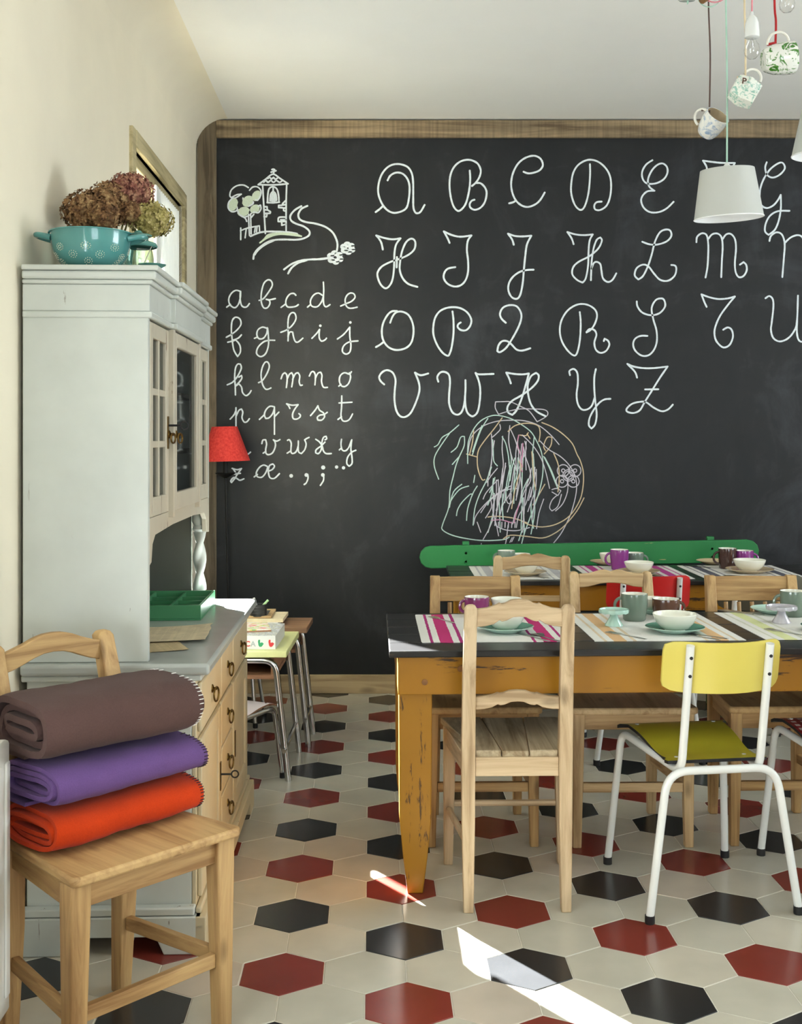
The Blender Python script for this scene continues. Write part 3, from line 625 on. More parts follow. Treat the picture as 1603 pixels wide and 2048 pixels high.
for c, mt in (('lilac', M_lilac), ('mint', M_mint), ('peach', M_peach), ('pink', M_pink)):
    mb = MB()
    for s_ in SCR[c]: stroke(mb, s_, ZS, 0.0054 if c != 'lilac' else 0.0048, 4)
    if c == 'lilac':
        for (cx, cy) in ((1205, 680), (1305, 680), (1290, 770), (1195, 770), (1250, 720)):
            for r in ((48, 34) if (cx, cy) == (1250, 720) else (50, 14)):
                stroke(mb, [(cx + r * math.cos(b), cy + r * math.sin(b)) for b in [2 * math.pi * i / 10 for i in range(11)]], ZS, 0.005, 3)
        stroke(mb, [(630, 1100), (640, 1145), (720, 1180), (820, 1185), (920, 1160)], ZS, 0.005)
        for k in range(6): stroke(mb, [(660 + 28 * k, 1115), (658 + 28 * k, 1160)], ZS, 0.005)
    o = mb.build('chalk_scribble', mt, board, smooth=0, recalc=False); o['label'] = c + ' chalk lines of the round scribbled figure'
# ================================================================== FURNITURE
M_pine = {a: wood('pine_pale_' + a, (212, 182, 138), (172, 136, 92), a, 0.5) for a in 'xyz'}
M_honey = {a: wood('pine_honey_' + a, (200, 164, 112), (158, 118, 74), a, 0.5) for a in 'xyz'}
M_raw = {a: wood('pine_bleached_' + a, (210, 186, 152), (172, 144, 110), a, 0.62) for a in 'xyz'}
M_seatworn = wood('seat_worn_grey', (206, 190, 160), (150, 128, 98), 'y', 0.7, 0.8, True, (112, 98, 76))
M_orange = painted('table_orange_paint', (156, 106, 14), (66, 44, 22), 0.42, 0.565, 'x')
M_orange_z = painted('table_orange_paint_leg', (158, 110, 22), (84, 58, 28), 0.42, 0.565, 'z')
M_blacktop = painted('table_black_paint', (30, 28, 28), (112, 84, 56), 0.28, 0.605, 'x', spec=0.5)
M_dark = plain('dark_rubber', (28, 28, 30), 0.6)
M_white = plain('white_enamel_tube', (228, 229, 226), 0.25, var=0.015, Coat_Weight=0.3)
M_chrome = plain('chrome_tube', (205, 205, 205), 0.2, 1.0, var=0.03)
M_brass = plain('aged_brass', (116, 90, 46), 0.35, 1.0, var=0.25, scale=60)

M_plug = plain('plug_wood', (120, 76, 30), 0.5, var=0.3, scale=80)
# --- dining tables
def table(label, X, Y, rz, length, depth, h=0.707):
    r = thing('dining_table', label, 'table', (X, Y, 0), rz, 'long painted dining tables')
    n = 5
    for i in range(n):                               # boards of the top
        y0, y1 = depth * i / n, depth * (i + 1) / n
        MB().box(0, length, y0 + 0.0012, y1 - 0.0012, h - 0.019, h + (0.0006 if i % 2 else 0)).build('plank', M_blacktop, r, bevel=0.003)
    a0, a1 = h - 0.128, h - 0.0195
    MB().box(0.025, length - 0.025, 0.03, 0.055, a0, a1).build('apron', M_orange, r, bevel=0.002)
    MB().box(0.025, length - 0.025, depth - 0.055, depth - 0.03, a0, a1).build('apron', M_orange, r, bevel=0.002)
    for x in (0.025, length - 0.05): MB().box(x, x + 0.025, 0.056, depth - 0.056, a0, a1).build('apron', M_orange, r, bevel=0.002)
    for (x, z) in ((0.10, a0 + .035), (0.20, a0 + .072), (length - .1, a0 + .05)):       # wooden plugs in the front board
        MB().lathe([(0, .030), (.0085, .030), (.0085, .0285), (0, .0282)], 14, M=Matrix.Translation((x, 0, z)) @ Matrix(((1, 0, 0, 0), (0, 0, 1, 0), (0, 1, 0, 0), (0, 0, 0, 1)))).build('plug', M_plug, r)
    for x in (0.075, length - 0.075):
        for y in (0.08 + 0.024, depth - 0.08 - 0.024):
            MB().post([(x, y, 0, 0.022, 0.022), (x, y, 0.10, 0.034, 0.034), (x, y, 0.22, 0.045, 0.045), (x, y, a1 - .001, 0.0475, 0.0475)]).build('leg', M_orange_z, r, bevel=0.003)
    return r
T1 = table('long orange table with black plank top standing nearest, bright sun on its corner', -0.086, 3.24, ROT, 2.15, 0.70)
T2 = table('long orange table with black plank top in front of the green bench', 0.135, 4.82, ROT * 0.6, 2.15, 0.60)

# --- green bench against the chalkboard
M_green = painted('bench_green_paint', (40, 122, 66), (170, 160, 110), 0.45, 0.62, 'x')
b = thing('bench', 'long green painted bench with rounded back rail under the scribble', 'bench', (0.04, 5.56, 0), 0.0)
L = 1.62
def rounded(x0, x1, z0, z1, n=6):
    r = (z1 - z0) / 2; zc = (z0 + z1) / 2
    return [(x0 + r - r * math.sin(a), zc - r * math.cos(a)) for a in [math.pi * i / n for i in range(n + 1)]] + [(x1 - r + r * math.sin(a), zc + r * math.cos(a)) for a in [math.pi * i / n for i in range(n + 1)]]
MB().prism(rounded(-0.03, L, 0.665, 0.775), 'y', 0.10, 0.13).build('back_rail', M_green, b, (0, 0, 0), (0, -0.020, 0), bevel=0.004)
for x in (0.165, 1.36):
    MB().box(x, x + 0.035, 0.131, 0.16, 0, 0.792 + 0.02 * x).build('back_post', M_green, b, bevel=0.004)
    MB().box(x, x + 0.035, -0.14, -0.10, 0, 0.399).build('leg', M_green, b, bevel=0.004)
MB().box(0, L - 0.03, -0.16, 0.125, 0.40, 0.43).build('seat', M_green, b, bevel=0.006)
for k in range(4):
    MB().lathe([(0, -0.003), (0.006, -0.003), (0.006, 0), (0, 0)], 8, M=Matrix.Translation((0.182 + (1.195 if k > 1 else 0), 0.10, 0.70 + 0.04 * (k % 2) + (0.022 if k > 1 else 0))) @ Matrix.Rotation(math.pi / 2, 4, 'X')).build('screw', M_oldwood, b)

# --- wooden chairs. local frame: seat faces -y, back at +y
def scallop(kind, half):
    if kind == 'ogee':
        T_ = [(0, .0755), (.2, .073), (.33, .065), (.43, .0630), (.46, .0660), (.55, .060), (.75, .052), (1, .049)]
        B_ = [(0, .0285), (.15, .027), (.3, .018), (.41, .0150), (.46, .0195), (.6, .0085), (.8, .003), (1, .001)]
    elif kind == 'double':
        T_ = [(0, .0545), (.06, .058), (.2, .062), (.35, .060), (.55, .053), (.7, .049), (.85, .048), (1, .048)]
        B_ = [(0, .016), (.06, .016), (.2, .015), (.35, .013), (.55, .007), (.7, .003), (.85, .001), (1, 0)]
    elif kind == 'arch':
        T_ = [(0, .078), (.2, .0765), (.4, .070), (.6, .060), (.8, .052), (.9, .048), (1, .046), (1, .046)]
        B_ = [(0, .034), (.2, .032), (.4, .025), (.6, .015), (.8, .006), (.9, .003), (1, 0), (1, 0)]
        T_[-1] = (1.0, .046); T_[-2] = (.95, .047); B_[-2] = (.95, .001)
    top = [(-x * half, z) for x, z in reversed(T_)] + [(x * half, z) for x, z in T_[1:]]
    bot = [(-x * half, z) for x, z in reversed(B_)] + [(x * half, z) for x, z in B_[1:]]
    return top, bot
def wooden_chair(label, X, Y, rz, back='ogee', wb=0.27, wf=0.35, depth=0.37, top=0.845, seat=0.442, mats=None, seat_mat=None, plank_seat=False,
                 lower=None, spindles=False, rod=False, lean=0.07, leg=0.019, lip=0.02, stretch=0.17, seat_solid=0.022):
    m = mats or M_pine; sm = seat_mat or m['y']
    c = thing('dining_chair', label, 'chair', (X, Y, 0), rz, 'chairs around the tables')
    hb, hf, d = wb / 2, wf / 2, depth / 2
    for s in (-1, 1):
        # back post: straight to the seat, then leaning back, rounded top
        secs = [(s * hb, d + 0.012, 0, leg * .72, leg * .8), (s * hb, d, seat * .55, leg * .95, leg), (s * hb, d, seat, leg, leg * 1.05), (s * hb * .995, d + lean * .35, seat + (top - seat) * .5, leg * .95, leg * .95), (s * hb * .98, d + lean, top - 0.012, leg * .9, leg * .75)]
        if back != 'panel': secs += [(s * hb * .98, d + lean, top - 0.003, leg * .62, leg * .55), (s * hb * .98, d + lean, top, leg * .25, leg * .3)]
        else: secs[-1] = (s * hb * .98, d + lean, top, leg * .9, leg * .75)
        MB().post(secs).build('leg', m['z'], c, bevel=0.003)
        MB().post([(s * (hf - .004), -d + .022, 0, leg * .72, leg * .72), (s * (hf - .008), -d + .022, seat - 0.06, leg, leg), (s * (hf - .008), -d + .022, seat - seat_solid - .0005, leg, leg)]).build('leg', m['z'], c, bevel=0.003)
    # seat
    y_b = d - leg * .9 if not plank_seat else d + leg * .2
    if plank_seat:
        cuts = [-1, -0.30, 0.36, 1]
        for i in range(3):
            e0, e1 = cuts[i], cuts[i + 1]; g = 0.0015
            wbk, wfk = hb + leg * .2, hf + .02
            poly = [(e0 * wfk + g, -d - .01), (e1 * wfk - g, -d - .01), (e1 * (hb - leg) - g, y_b), (e0 * (hb - leg) + g, y_b)]
            MB().prism(poly, 'z', seat - 0.02, seat - (0.002 if i == 1 else 0)).build('plank', sm, c, bevel=0.003)
    else:
        poly = [(-hf - lip, -d - lip + .012), (-hf - lip + .012, -d - lip), (hf + lip - .012, -d - lip), (hf + lip, -d - lip + .012), (hb + .012 + leg, y_b - .0), (-hb - .012 - leg, y_b - .0)]
        MB().prism(poly, 'z', seat - seat_solid, seat).build('seat', sm, c, bevel=0.006)
    a0, a1 = seat - 0.075, seat - 0.0225
    MB().bar((-hf + leg, -d + .022, (a0 + a1) / 2), (hf - leg, -d + .022, (a0 + a1) / 2), 0.02, a1 - a0).build('apron', m['x'], c, bevel=0.002)
    MB().bar((-hb + leg, d, (a0 + a1) / 2 + .005), (hb - leg, d, (a0 + a1) / 2 + .005), 0.022, a1 - a0).build('apron', m['x'], c, bevel=0.002)
    for s in (-1, 1):
        MB().bar((s * (hf - .008), -d + .022 + leg, (a0 + a1) / 2), (s * hb, d - leg, (a0 + a1) / 2), 0.02, a1 - a0).build('apron', m['y'], c, bevel=0.002)
        p, q = (s * (hf - .006), -d + .022 + leg * .9, stretch), (s * hb, d - leg * .8, stretch + .004)
        if rod: MB().tube([p, q], 0.010, 8).build('stretcher', m['y'], c)
        else: MB().bar(p, q, 0.018, 0.030).build('stretcher', m['y'], c, bevel=0.002)
    p, q = (-hf + leg + .004, -d + .022, stretch + (.015 if rod else 0)), (hf - leg - .004, -d + .022, stretch + (.015 if rod else 0))
    if rod: MB().tube([p, q], 0.010, 8).build('stretcher', m['x'], c)
    else: MB().bar(p, q, 0.018, 0.030).build('stretcher', m['x'], c, bevel=0.002)
    # back
    half = hb * .985 - leg * .85
    def yb(z): return d + lean * max(0.0, (z - seat) / (top - seat)) ** 1.25
    if back == 'panel':
        z0 = top - 0.088
        MB().strip([(-half, top - .004), (0, top - .002), (half, top - .004)], [(-half, z0), (0, z0), (half, z0)], yb(top) - .011, yb(top) + .011).build('back_panel', m['x'], c, bevel=0.003)
    else:
        t_, b_ = scallop(back, half); z0 = top - 0.062 if back != 'double' else top - 0.055
        if back == 'arch': z0 = top - 0.066
        MB().strip([(x, z + z0) for x, z in t_], [(x, z + z0) for x, z in b_], yb(top - .03) - .011, yb(top - .03) + .009).build('top_rail', m['x'], c, bevel=0.003)
    if lower:
        zl = lower
        if back == 'double': t_, b_ = [(-half, .022), (0, .022), (half, .022)], [(-half, 0), (0, 0), (half, 0)]
        else:
            t_, b_ = scallop(back, half); t_ = [(x, z * .72 + .0) for x, z in t_]; b_ = [(x, z * .8) for x, z in b_]
        MB().strip([(x, z + zl) for x, z in t_], [(x, z + zl) for x, z in b_], yb(zl) - .010, yb(zl) + .008).build('lower_rail', m['x'], c, bevel=0.003)
    if spindles:
        zl = seat + 0.09
        MB().bar((-half, yb(zl), zl), (half, yb(zl), zl), 0.018, 0.03).build('lower_rail', m['x'], c, bevel=0.002)
        for k in range(5):
            x = half * (-0.72 + 0.36 * k)
            MB().tube([(x, yb(zl), zl + .01), (x, yb(top - .1), top - 0.09)], 0.0075, 8).build('spindle', m['z'], c)
    return c
PI = math.pi
chA = wooden_chair('bleached wooden chair with scalloped rails and plank seat in front of the orange table', 0.262, 3.40, PI + 0.02, 'ogee', 0.268, 0.355, 0.37, 0.852, 0.440, M_raw, M_seatworn, True, lower=0.555, rod=True, lean=0.075)
chD = wooden_chair('honey wooden chair with square panel back at the left end of the tables', 0.196, 3.855, 0.02, 'panel', 0.285, 0.335, 0.33, 0.818, 0.450, M_honey, None, False, spindles=True, lean=0.06, stretch=0.19)
chE = wooden_chair('pale wooden chair with double-hump top rail behind the grey-green mug', 0.672, 3.855, 0.02, 'double', 0.262, 0.365, 0.34, 0.832, 0.450, M_pine, None, False, lower=0.66, lean=0.07, stretch=0.19)
chF = wooden_chair('honey wooden chair with square panel back and spindles behind the lilac stand', 1.165, 3.87, 0.03, 'panel', 0.292, 0.345, 0.33, 0.818, 0.450, M_honey, None, False, spindles=True, lean=0.06, stretch=0.19)
chG = wooden_chair('pale wooden ladder chair with wavy top rail tucked against the rear table', 0.425, 4.69, PI + 0.0, 'double', 0.262, 0.34, 0.35, 0.852, 0.445, M_pine, None, False, lower=0.672, lean=0.07, stretch=0.19)
chJ = wooden_chair('honey pine chair by the hutch carrying the folded blankets', -0.665, 2.515, math.radians(48), 'arch', 0.285, 0.372, 0.335, 0.842, 0.452, M_honey, None, False, lean=0.085, leg=0.0225, stretch=0.165, lip=0.022, seat_solid=0.02)

# --- tubular school chairs
def gingham(name, c1, c2, mid, n=34):
    t = NT(name); sep = t.n('ShaderNodeSeparateXYZ'); t.l(t.obj(), sep.inputs[0])
    def st(o): return t.math('GREATER_THAN', t.math('FRACT', t.math('MULTIPLY', o, n)), 0.5)
    s = t.math('MULTIPLY', t.math('ADD', st(sep.outputs[0]), st(t.math('ADD', sep.outputs[1], sep.outputs[2]))), 0.5)
    t.color(t.ramp(s, [(0.0, lin(c1)), (0.25, lin(mid)), (0.75, lin(c2))], 'CONSTANT')); return t.done(0.4)
def school_chair(label, X, Y, rz, m_panel, m_frame, m_seat=None, s=1.0, m_edge=None, group='tubular school chairs'):
    c = thing('school_chair', label, 'chair', (X, Y, 0), rz, group)
    m_seat = m_seat or m_panel; m_edge = m_edge or M_dark; k = s
    def P(*p): return [tuple(v * k for v in q) for q in p]
    r = 0.0115 * (k ** .5)
    # rear legs: an upside-down U
    pts = bend(P((-0.212, 0.225, 0.012), (-0.155, 0.205, 0.398), (0.155, 0.205, 0.398), (0.212, 0.225, 0.012)), 0.06 * k, 7)
    MB().tube(pts, r, 10).build('rear_legs', m_frame, c)
    for sg in (-1, 1):
        pts = bend(P((sg * 0.188, -0.215, 0.012), (sg * 0.160, -0.165, 0.415), (sg * 0.112, 0.195, 0.392), (sg * 0.112, 0.262, 0.748)), 0.045 * k, 6)
        MB().tube(pts, r, 10).build('side_tube', m_frame, c)
        for (fx, fy) in ((sg * 0.2115, 0.2245), (sg * 0.1882, -0.2145)):
            MB().lathe([(0, 0), (r * 1.15, 0), (r * 1.2, 0.004), (r * 1.2, 0.022), (0, 0.022)], 10, (fx * k, fy * k, 0)).build('foot_cap', M_dark, c)
    # seat: thin board rising at the front edge
    def seat(u, v):
        x = (u - .5); y = v
        w = 0.335 - 0.05 * v
        ex = w * k * x * (1 - 0.10 * abs(2 * x) ** 6 * (1 if 0.12 < v < 0.88 else 0))
        z = 0.432 + 0.010 * math.cos(v * 2.6) - 0.016 * math.exp(-((v - .72) / .25) ** 2) - (0.012 * ((.12 - v) / .12) ** 2 if v < .12 else 0)
        return (ex, (-0.185 + 0.36 * v) * k, z * k)
    nu, nv, th = 12, 16, 0.009 * k
    m = MB(); m.grid(seat, nu, nv, 0)
    m.grid(lambda u, v: tuple(Vector(seat(u, v)) - Vector((0, 0, th))), nu, nv, 1)
    off = (nu + 1) * (nv + 1); rim = [i for i in range(nu + 1)] + [(j + 1) * (nu + 1) + nu for j in range(nv)] + [nv * (nu + 1) + i for i in range(nu - 1, -1, -1)] + [j * (nu + 1) for j in range(nv - 1, 0, -1)]
    for a, b_ in zip(rim, rim[1:] + rim[:1]): m.f.append((a, b_, b_ + off, a + off)); m.m.append(1)
    m.build('seat', [m_seat, m_edge], c)
    for (x, v) in ((-0.12, .12), (0.12, .12), (-0.10, .86), (0.10, .86)):
        p = seat(.5 + x / (0.335 - .05 * v), v)
        MB().lathe([(0.006 * k, -0.002), (0.006 * k, 0.001), (0, 0.0022)], 10, p).build('rivet', m_frame, c)
    # back: curved panel with rounded corners
    def back(u, v):
        x = (u - .5); w = 0.335; hh = 0.140 * (1 - 0.16 * abs(2 * x) ** 14)
        z = 0.685 + (v - .5) * hh
        y = 0.273 + 0.038 - 0.07 * (2 * x) ** 2 + (z - .74) * 0.19
        return (x * w * k * (1 - 0.03 * abs(2 * v - 1) ** 10), (y - .038) * k, z * k)
    m = MB(); nu, nv = 20, 8
    m.grid(back, nu, nv, 0); m.grid(lambda u, v: tuple(Vector(back(u, v)) + Vector((0, 0.008 * k, 0))), nu, nv, 0)
    off = (nu + 1) * (nv + 1); rim = [i for i in range(nu + 1)] + [(j + 1) * (nu + 1) + nu for j in range(nv)] + [nv * (nu + 1) + i for i in range(nu - 1, -1, -1)] + [j * (nu + 1) for j in range(nv - 1, 0, -1)]
    for a, b_ in zip(rim, rim[1:] + rim[:1]): m.f.append((a, b_, b_ + off, a + off)); m.m.append(1)
    m.build('backrest', [m_panel, m_edge if m_edge is not M_dark else m_panel], c)
    for sg in (-1, 1):
        for z in (0.715, 0.665):
            M_ = Matrix.Translation((sg * 0.112 * k, (0.262 - (0.748 - z) * 0.188 + 0.0115) * k, z * k)) @ Matrix.Rotation(-PI / 2, 4, 'X')
            MB().lathe([(0.0048 * k, -0.002), (0.0048 * k, 0.0012), (0, 0.0018)], 8, M=M_).build('screw', M_dark, c)
    return c
M_yel = plain('laminate_yellow', (216, 200, 96), 0.38, var=0.02); M_yelseat = plain('laminate_olive_yellow', (176, 164, 46), 0.36, var=0.03)
M_redp = plain('laminate_red', (196, 30, 30), 0.38, var=0.03); M_olive = plain('laminate_dark_olive', (88, 86, 72), 0.45, var=0.03)
M_ging = gingham('gingham_red', (238, 232, 228), (140, 22, 30), (172, 60, 64)); M_gback = gingham('gingham_pink', (236, 190, 186), (206, 92, 92), (222, 136, 134), 26)
chB = school_chair('yellow laminate school chair with white tube frame', 0.790, 3.375, PI + 0.15, M_yel, M_white, M_yelseat)
chC = school_chair('red gingham school chair with white tube frame and checked seat', 1.262, 3.43, PI + 0.06, M_gback, M_white, M_ging)
chH = school_chair('red laminate school chair with white tube frame at the rear table', 0.905, 4.86, PI + 0.03, M_redp, M_white)
chI = school_chair('dark olive school chair with white tube frame behind the spindle chair', 1.365, 4.87, PI - 0.02, M_olive, M_white)

# ================================================================== HUTCH
M_hutch = painted('hutch_grey_white_paint', (202, 206, 200), (112, 98, 80), 0.38, 0.625, 'z', 0.8)
M_cream_p = painted('hutch_cream_paint', (206, 192, 160), (104, 86, 62), 0.48, 0.63, 'z', 0.8)
M_door_p = painted('hutch_door_paint', (196, 188, 170), (112, 86, 62), 0.5, 0.61, 'z', 0.9)
M_counter = painted('hutch_counter_paint', (176, 180, 176), (90, 86, 80), 0.24, 0.66, 'y', 0.5, spec=0.6)
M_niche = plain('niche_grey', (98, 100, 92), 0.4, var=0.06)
M_inside = plain('hutch_inside', (92, 84, 72), 0.8)
M_pane = glass_thin('cabinet_glass', (0.72, 0.75, 0.76), 0.2, 0.03, 0.30)
H = thing('hutch', 'tall distressed cream and grey dresser hutch with glazed doors and sideboard base', 'hutch', (wall_x(2.92) + 0.012, 2.92, 0), ROT)
Lh = 1.20
# base
MB().box(0.01, 0.425, 0.03, Lh - 0.04, 0.085, 0.700).build('base_body', [M_hutch], H, bevel=0.003)
MB().box(0.4255, 0.436, 0.03, Lh - 0.04, 0.10, 0.698).build('front_frame', M_cream_p, H, bevel=0.002)
pl = [(0.0, 0.0), (0.16, 0.0), (0.17, 0.045), (0.34, 0.045), (0.36, 0.0), (0.462, 0.0), (0.462, 0.075), (0.452, 0.095), (0.0, 0.095)]
MB().prism(pl, 'y', -0.006, 0.029).build('plinth', M_hutch, H, bevel=0.003)
pf = [(-0.006, 0), (0.10, 0), (0.12, 0.045), (Lh - .14, 0.045), (Lh - .12, 0), (Lh - 0.01, 0), (Lh - 0.01, 0.075), (Lh - .02, 0.095), (-0.006, 0.095)]
MB().prism(pf, 'x', 0.437, 0.466).build('plinth', M_cream_p, H, bevel=0.003)
MB().box(0.437, 0.452, 0.012, Lh - 0.02, 0.096, 0.112).build('plinth_moulding', M_cream_p, H, bevel=0.004)
MB().box(0.0, 0.436, -0.001, 0.0295, 0.096, 0.116).build('plinth_moulding', M_hutch, H, bevel=0.004)
MB().box(0.0, 0.474, 0.0, Lh + 0.005, 0.7005, 0.730).build('counter', M_counter, H, bevel=0.009, seg=3)
MB().box(0.0, 0.452, 0.014, Lh - 0.014, 0.684, 0.700).build('counter_moulding', M_hutch, H, bevel=0.004)
def ring_pull(parent, u, v, z, r=0.017):
    m = MB(); M_ = Matrix.Translation((u, v, z)) @ Matrix.Rotation(PI / 2, 4, 'Y')
    m.lathe([(0.012, 0), (0.011, 0.003), (0.004, 0.006), (0.004, 0.014), (0, 0.015)], 10, M=M_)
    m.tube([(u + 0.012 + 0.004 * math.sin(a), v + r * math.sin(a), z - r * .9 + r * 1.15 * math.cos(a)) for a in [2 * PI * i / 16 for i in range(16)]], 0.0026, 6, closed=True)
    return m.build('ring_pull', M_brass, parent)
def drawer(v0, v1, z0, z1):
    d = MB().box(0.4365, 0.447, v0, v1, z0, z1).build('drawer', M_cream_p, H, bevel=0.004)
    ring_pull(d, 0.447, (v0 + v1) / 2, (z0 + z1) / 2 + 0.008); return d
def panel_door(v0, v1, z0, z1):
    m = MB(); t_ = 0.055; u0, u1 = 0.4365, 0.448
    m.box(u0, u1, v0, v0 + t_, z0, z1).box(u0, u1, v1 - t_, v1, z0, z1).box(u0, u1, v0 + t_, v1 - t_, z0, z0 + t_).box(u0, u1, v0 + t_, v1 - t_, z1 - t_, z1)
    d = m.build('door', M_cream_p, H, bevel=0.003)
    MB().box(u0, u0 + 0.005, v0 + t_, v1 - t_, z0 + t_, z1 - t_).build('door_panel', M_cream_p, d); return d
drawer(0.05, 0.435, 0.545, 0.672); drawer(0.455, 0.715, 0.545, 0.672); drawer(0.735, 1.135, 0.545, 0.672)
for k in range(3): drawer(0.455, 0.715, 0.125 + 0.138 * k, 0.255 + 0.138 * k)
for (a, b_) in ((0.05, 0.435), (0.735, 1.135)):
    d = panel_door(a, b_, 0.125, 0.530)
    v = b_ - 0.028 if a < 0.5 else a + 0.028
    MB().box(0.448, 0.4505, v - 0.009, v + 0.009, 0.29, 0.37).build('lock_plate', M_brass, d)
    if a < 0.5:
        k = MB(); k.tube([(0.449, v, 0.335), (0.482, v, 0.335)], 0.003, 8); k.tube([(0.490 + 0.010 * math.cos(x), v, 0.335 + 0.010 * math.sin(x)) for x in [2 * PI * i / 14 for i in range(14)]], 0.0022, 6, closed=True)
        k.build('key', M_dark, d)
# upper case
D = 0.315; V0, V1 = 0.030, 1.135; zb, zt = 1.073, 1.640
MB().box(0.0, D, V0, V0 + 0.022, 0.7305, zt).build('side_panel', M_hutch, H, bevel=0.002)
MB().box(0.0, D, V1 - 0.022, V1, zb, zt).build('side_panel', M_hutch, H, bevel=0.002)
MB().box(0.0, 0.012, V0 + 0.0225, V1 - 0.0225, 0.7305, zt).build('back_panel', M_niche, H)
MB().box(0.0125, D - 0.058, V1 - 0.020, V1 - 0.002, 0.7305, zb - 0.0005).build('side_panel', M_niche, H)  # added grey panel, stands in for the shaded wall beyond the niche
MB().box(0.0125, D - 0.02, V0 + 0.0225, V1 - 0.0225, zb, zb + 0.02).build('case_bottom', M_door_p, H)
for z in (1.25, 1.43): MB().box(0.0125, D - 0.04, V0 + 0.0225, V1 - 0.0225, z, z + 0.014).build('shelf', M_inside, H)
MB().box(0.0, D - 0.004, V0 + 0.0225, V1 - 0.0225, zt - 0.03, zt + 0.06).build('frieze', M_door_p, H, bevel=0.002)
# frieze band, mouldings and crown, with the middle bay standing forward
def run(u_out, v_out, z0, z1, name, mt, fwd=0.014, bev=0.004):
    m = MB(); a, b_ = 0.335, 0.83
    poly = [(0, V0 - v_out), (D + u_out, V0 - v_out), (D + u_out, a), (D + u_out + fwd, a), (D + u_out + fwd, b_), (D + u_out, b_), (D + u_out, V1 + v_out), (0, V1 + v_out)]
    m.prism(poly, 'z', z0, z1); return m.build(name, mt, H, bevel=bev)
run(0.010, 0.006, 1.605, 1.622, 'moulding', M_hutch); run(0.004, 0.002, 1.6225, 1.690, 'frieze_board', M_hutch, bev=0.002)
run(0.012, 0.008, 1.6905, 1.702, 'moulding', M_hutch); run(0.022, 0.013, 1.7025, 1.724, 'crown', M_hutch, bev=0.006); run(0.028, 0.017, 1.7245, 1.738, 'crown', M_hutch)
# glazed doors
def glazed(v0, v1, cols, rows, u=D):
    m = MB(); t_ = 0.040; z0, z1 = zb + 0.022, 1.600; u0, u1 = u - 0.018, u + 0.001
    m.box(u0, u1, v0, v0 + t_, z0, z1).box(u0, u1, v1 - t_, v1, z0, z1).box(u0, u1, v0 + t_, v1 - t_, z0, z0 + .05).box(u0, u1, v0 + t_, v1 - t_, z1 - .04, z1)
    d = m.build('door', M_door_p, H, bevel=0.003)
    a, b_, e, f = v0 + t_, v1 - t_, z0 + .05, z1 - .04
    for i in range(1, cols):
        v = a + (b_ - a) * i / cols; MB().box(u0 + .003, u1 - .002, v - .008, v + .008, e, f).build('glazing_bar', M_door_p, d, bevel=0.002)
    for j in range(1, rows):
        z = e + (f - e) * j / rows; MB().box(u0 + .003, u1 - .003, a, b_, z - .009, z + .009).build('glazing_bar', M_door_p, d, bevel=0.002)
    for i in range(cols):
        for j in range(rows):
            MB().box(u0 + .007, u0 + .010, a + (b_ - a) * i / cols + .001, a + (b_ - a) * (i + 1) / cols - .001, e + (f - e) * j / rows + .001, e + (f - e) * (j + 1) / rows - .001).build('pane', M_pane, d)
    return d
d1 = glazed(0.054, 0.325, 2, 3); d2 = glazed(0.352, 0.812, 1, 1, D + 0.012); d3 = glazed(0.840, 1.112, 2, 3)
for (a, b_) in ((0.3255, 0.3515), (0.8125, 0.8395)): MB().box(D - 0.018, D + 0.016, a, b_, zb + .005, 1.604).build('pilaster', M_door_p, H, bevel=0.003)
MB().box(D + 0.001, D + 0.004, 0.300, 0.316, 1.27, 1.36).build('lock_plate', M_brass, d1)
k = MB(); k.tube([(D + 0.004, 0.308, 1.335), (D + 0.036, 0.308, 1.335)], 0.003, 8); k.tube([(D + 0.046 + 0.011 * math.cos(x), 0.308, 1.335 + 0.011 * math.sin(x)) for x in [2 * PI * i / 14 for i in range(14)]], 0.0024, 6, closed=True); k.build('key', M_dark, d1)
ring_pull(d1, D + 0.004, 0.308, 1.31, 0.012); ring_pull(d2, D + 0.013, 0.372, 1.31, 0.012)
# valance under the doors, brackets, twisted column at the far end
va = [(V0 + .023, zb), (V0 + .023, zb - .10), (V0 + .045, zb - .095), (V0 + .06, zb - .05), (V0 + .10, zb - .028), (0.40, zb - .020), (0.80, zb - .020), (V1 - .12, zb - .028), (V1 - .07, zb - .05), (V1 - .055, zb - .095), (V1, zb - .10), (V1, zb)]
n_ = len(va) // 2
MB().strip([(p[0], zb + .021) for p in va[1:-1]], va[1:-1], 0, 0.016, M=Matrix(((0, 1, 0, D - .016), (1, 0, 0, 0), (0, 0, 1, 0), (0, 0, 0, 1)))).build('valance', M_door_p, H, bevel=0.002)
tw = MB(); nseg, nr = 20, 54; zz0, zz1 = 0.775, 0.975; vv = []
for j in range(nr + 1):
    z = zz0 + (zz1 - zz0) * j / nr
    for i in range(nseg):
        a = 2 * PI * i / nseg; r = 0.0175 + 0.0055 * math.cos(2 * (a - 30.0 * (z - zz0)))
        vv.append((D - .028 + r * math.cos(a), V1 - .028 + r * math.sin(a), z))
tw.add(vv, [(j * nseg + i, j * nseg + (i + 1) % nseg, (j + 1) * nseg + (i + 1) % nseg, (j + 1) * nseg + i) for j in range(nr) for i in range(nseg)])
tw.lathe([(0, 0.7305), (0.027, 0.7305), (0.027, 0.745), (0.020, 0.752), (0.024, 0.764), (0.018, 0.775), (0, 0.775)], 20, (D - .028, V1 - .028, 0))
tw.lathe([(0, 0.975), (0.018, 0.975), (0.026, 0.985), (0.020, 0.998), (0.027, 1.010), (0.027, zb - .001), (0, zb - .001)], 20, (D - .028, V1 - .028, 0))
tw.build('twisted_column', M_hutch, H)

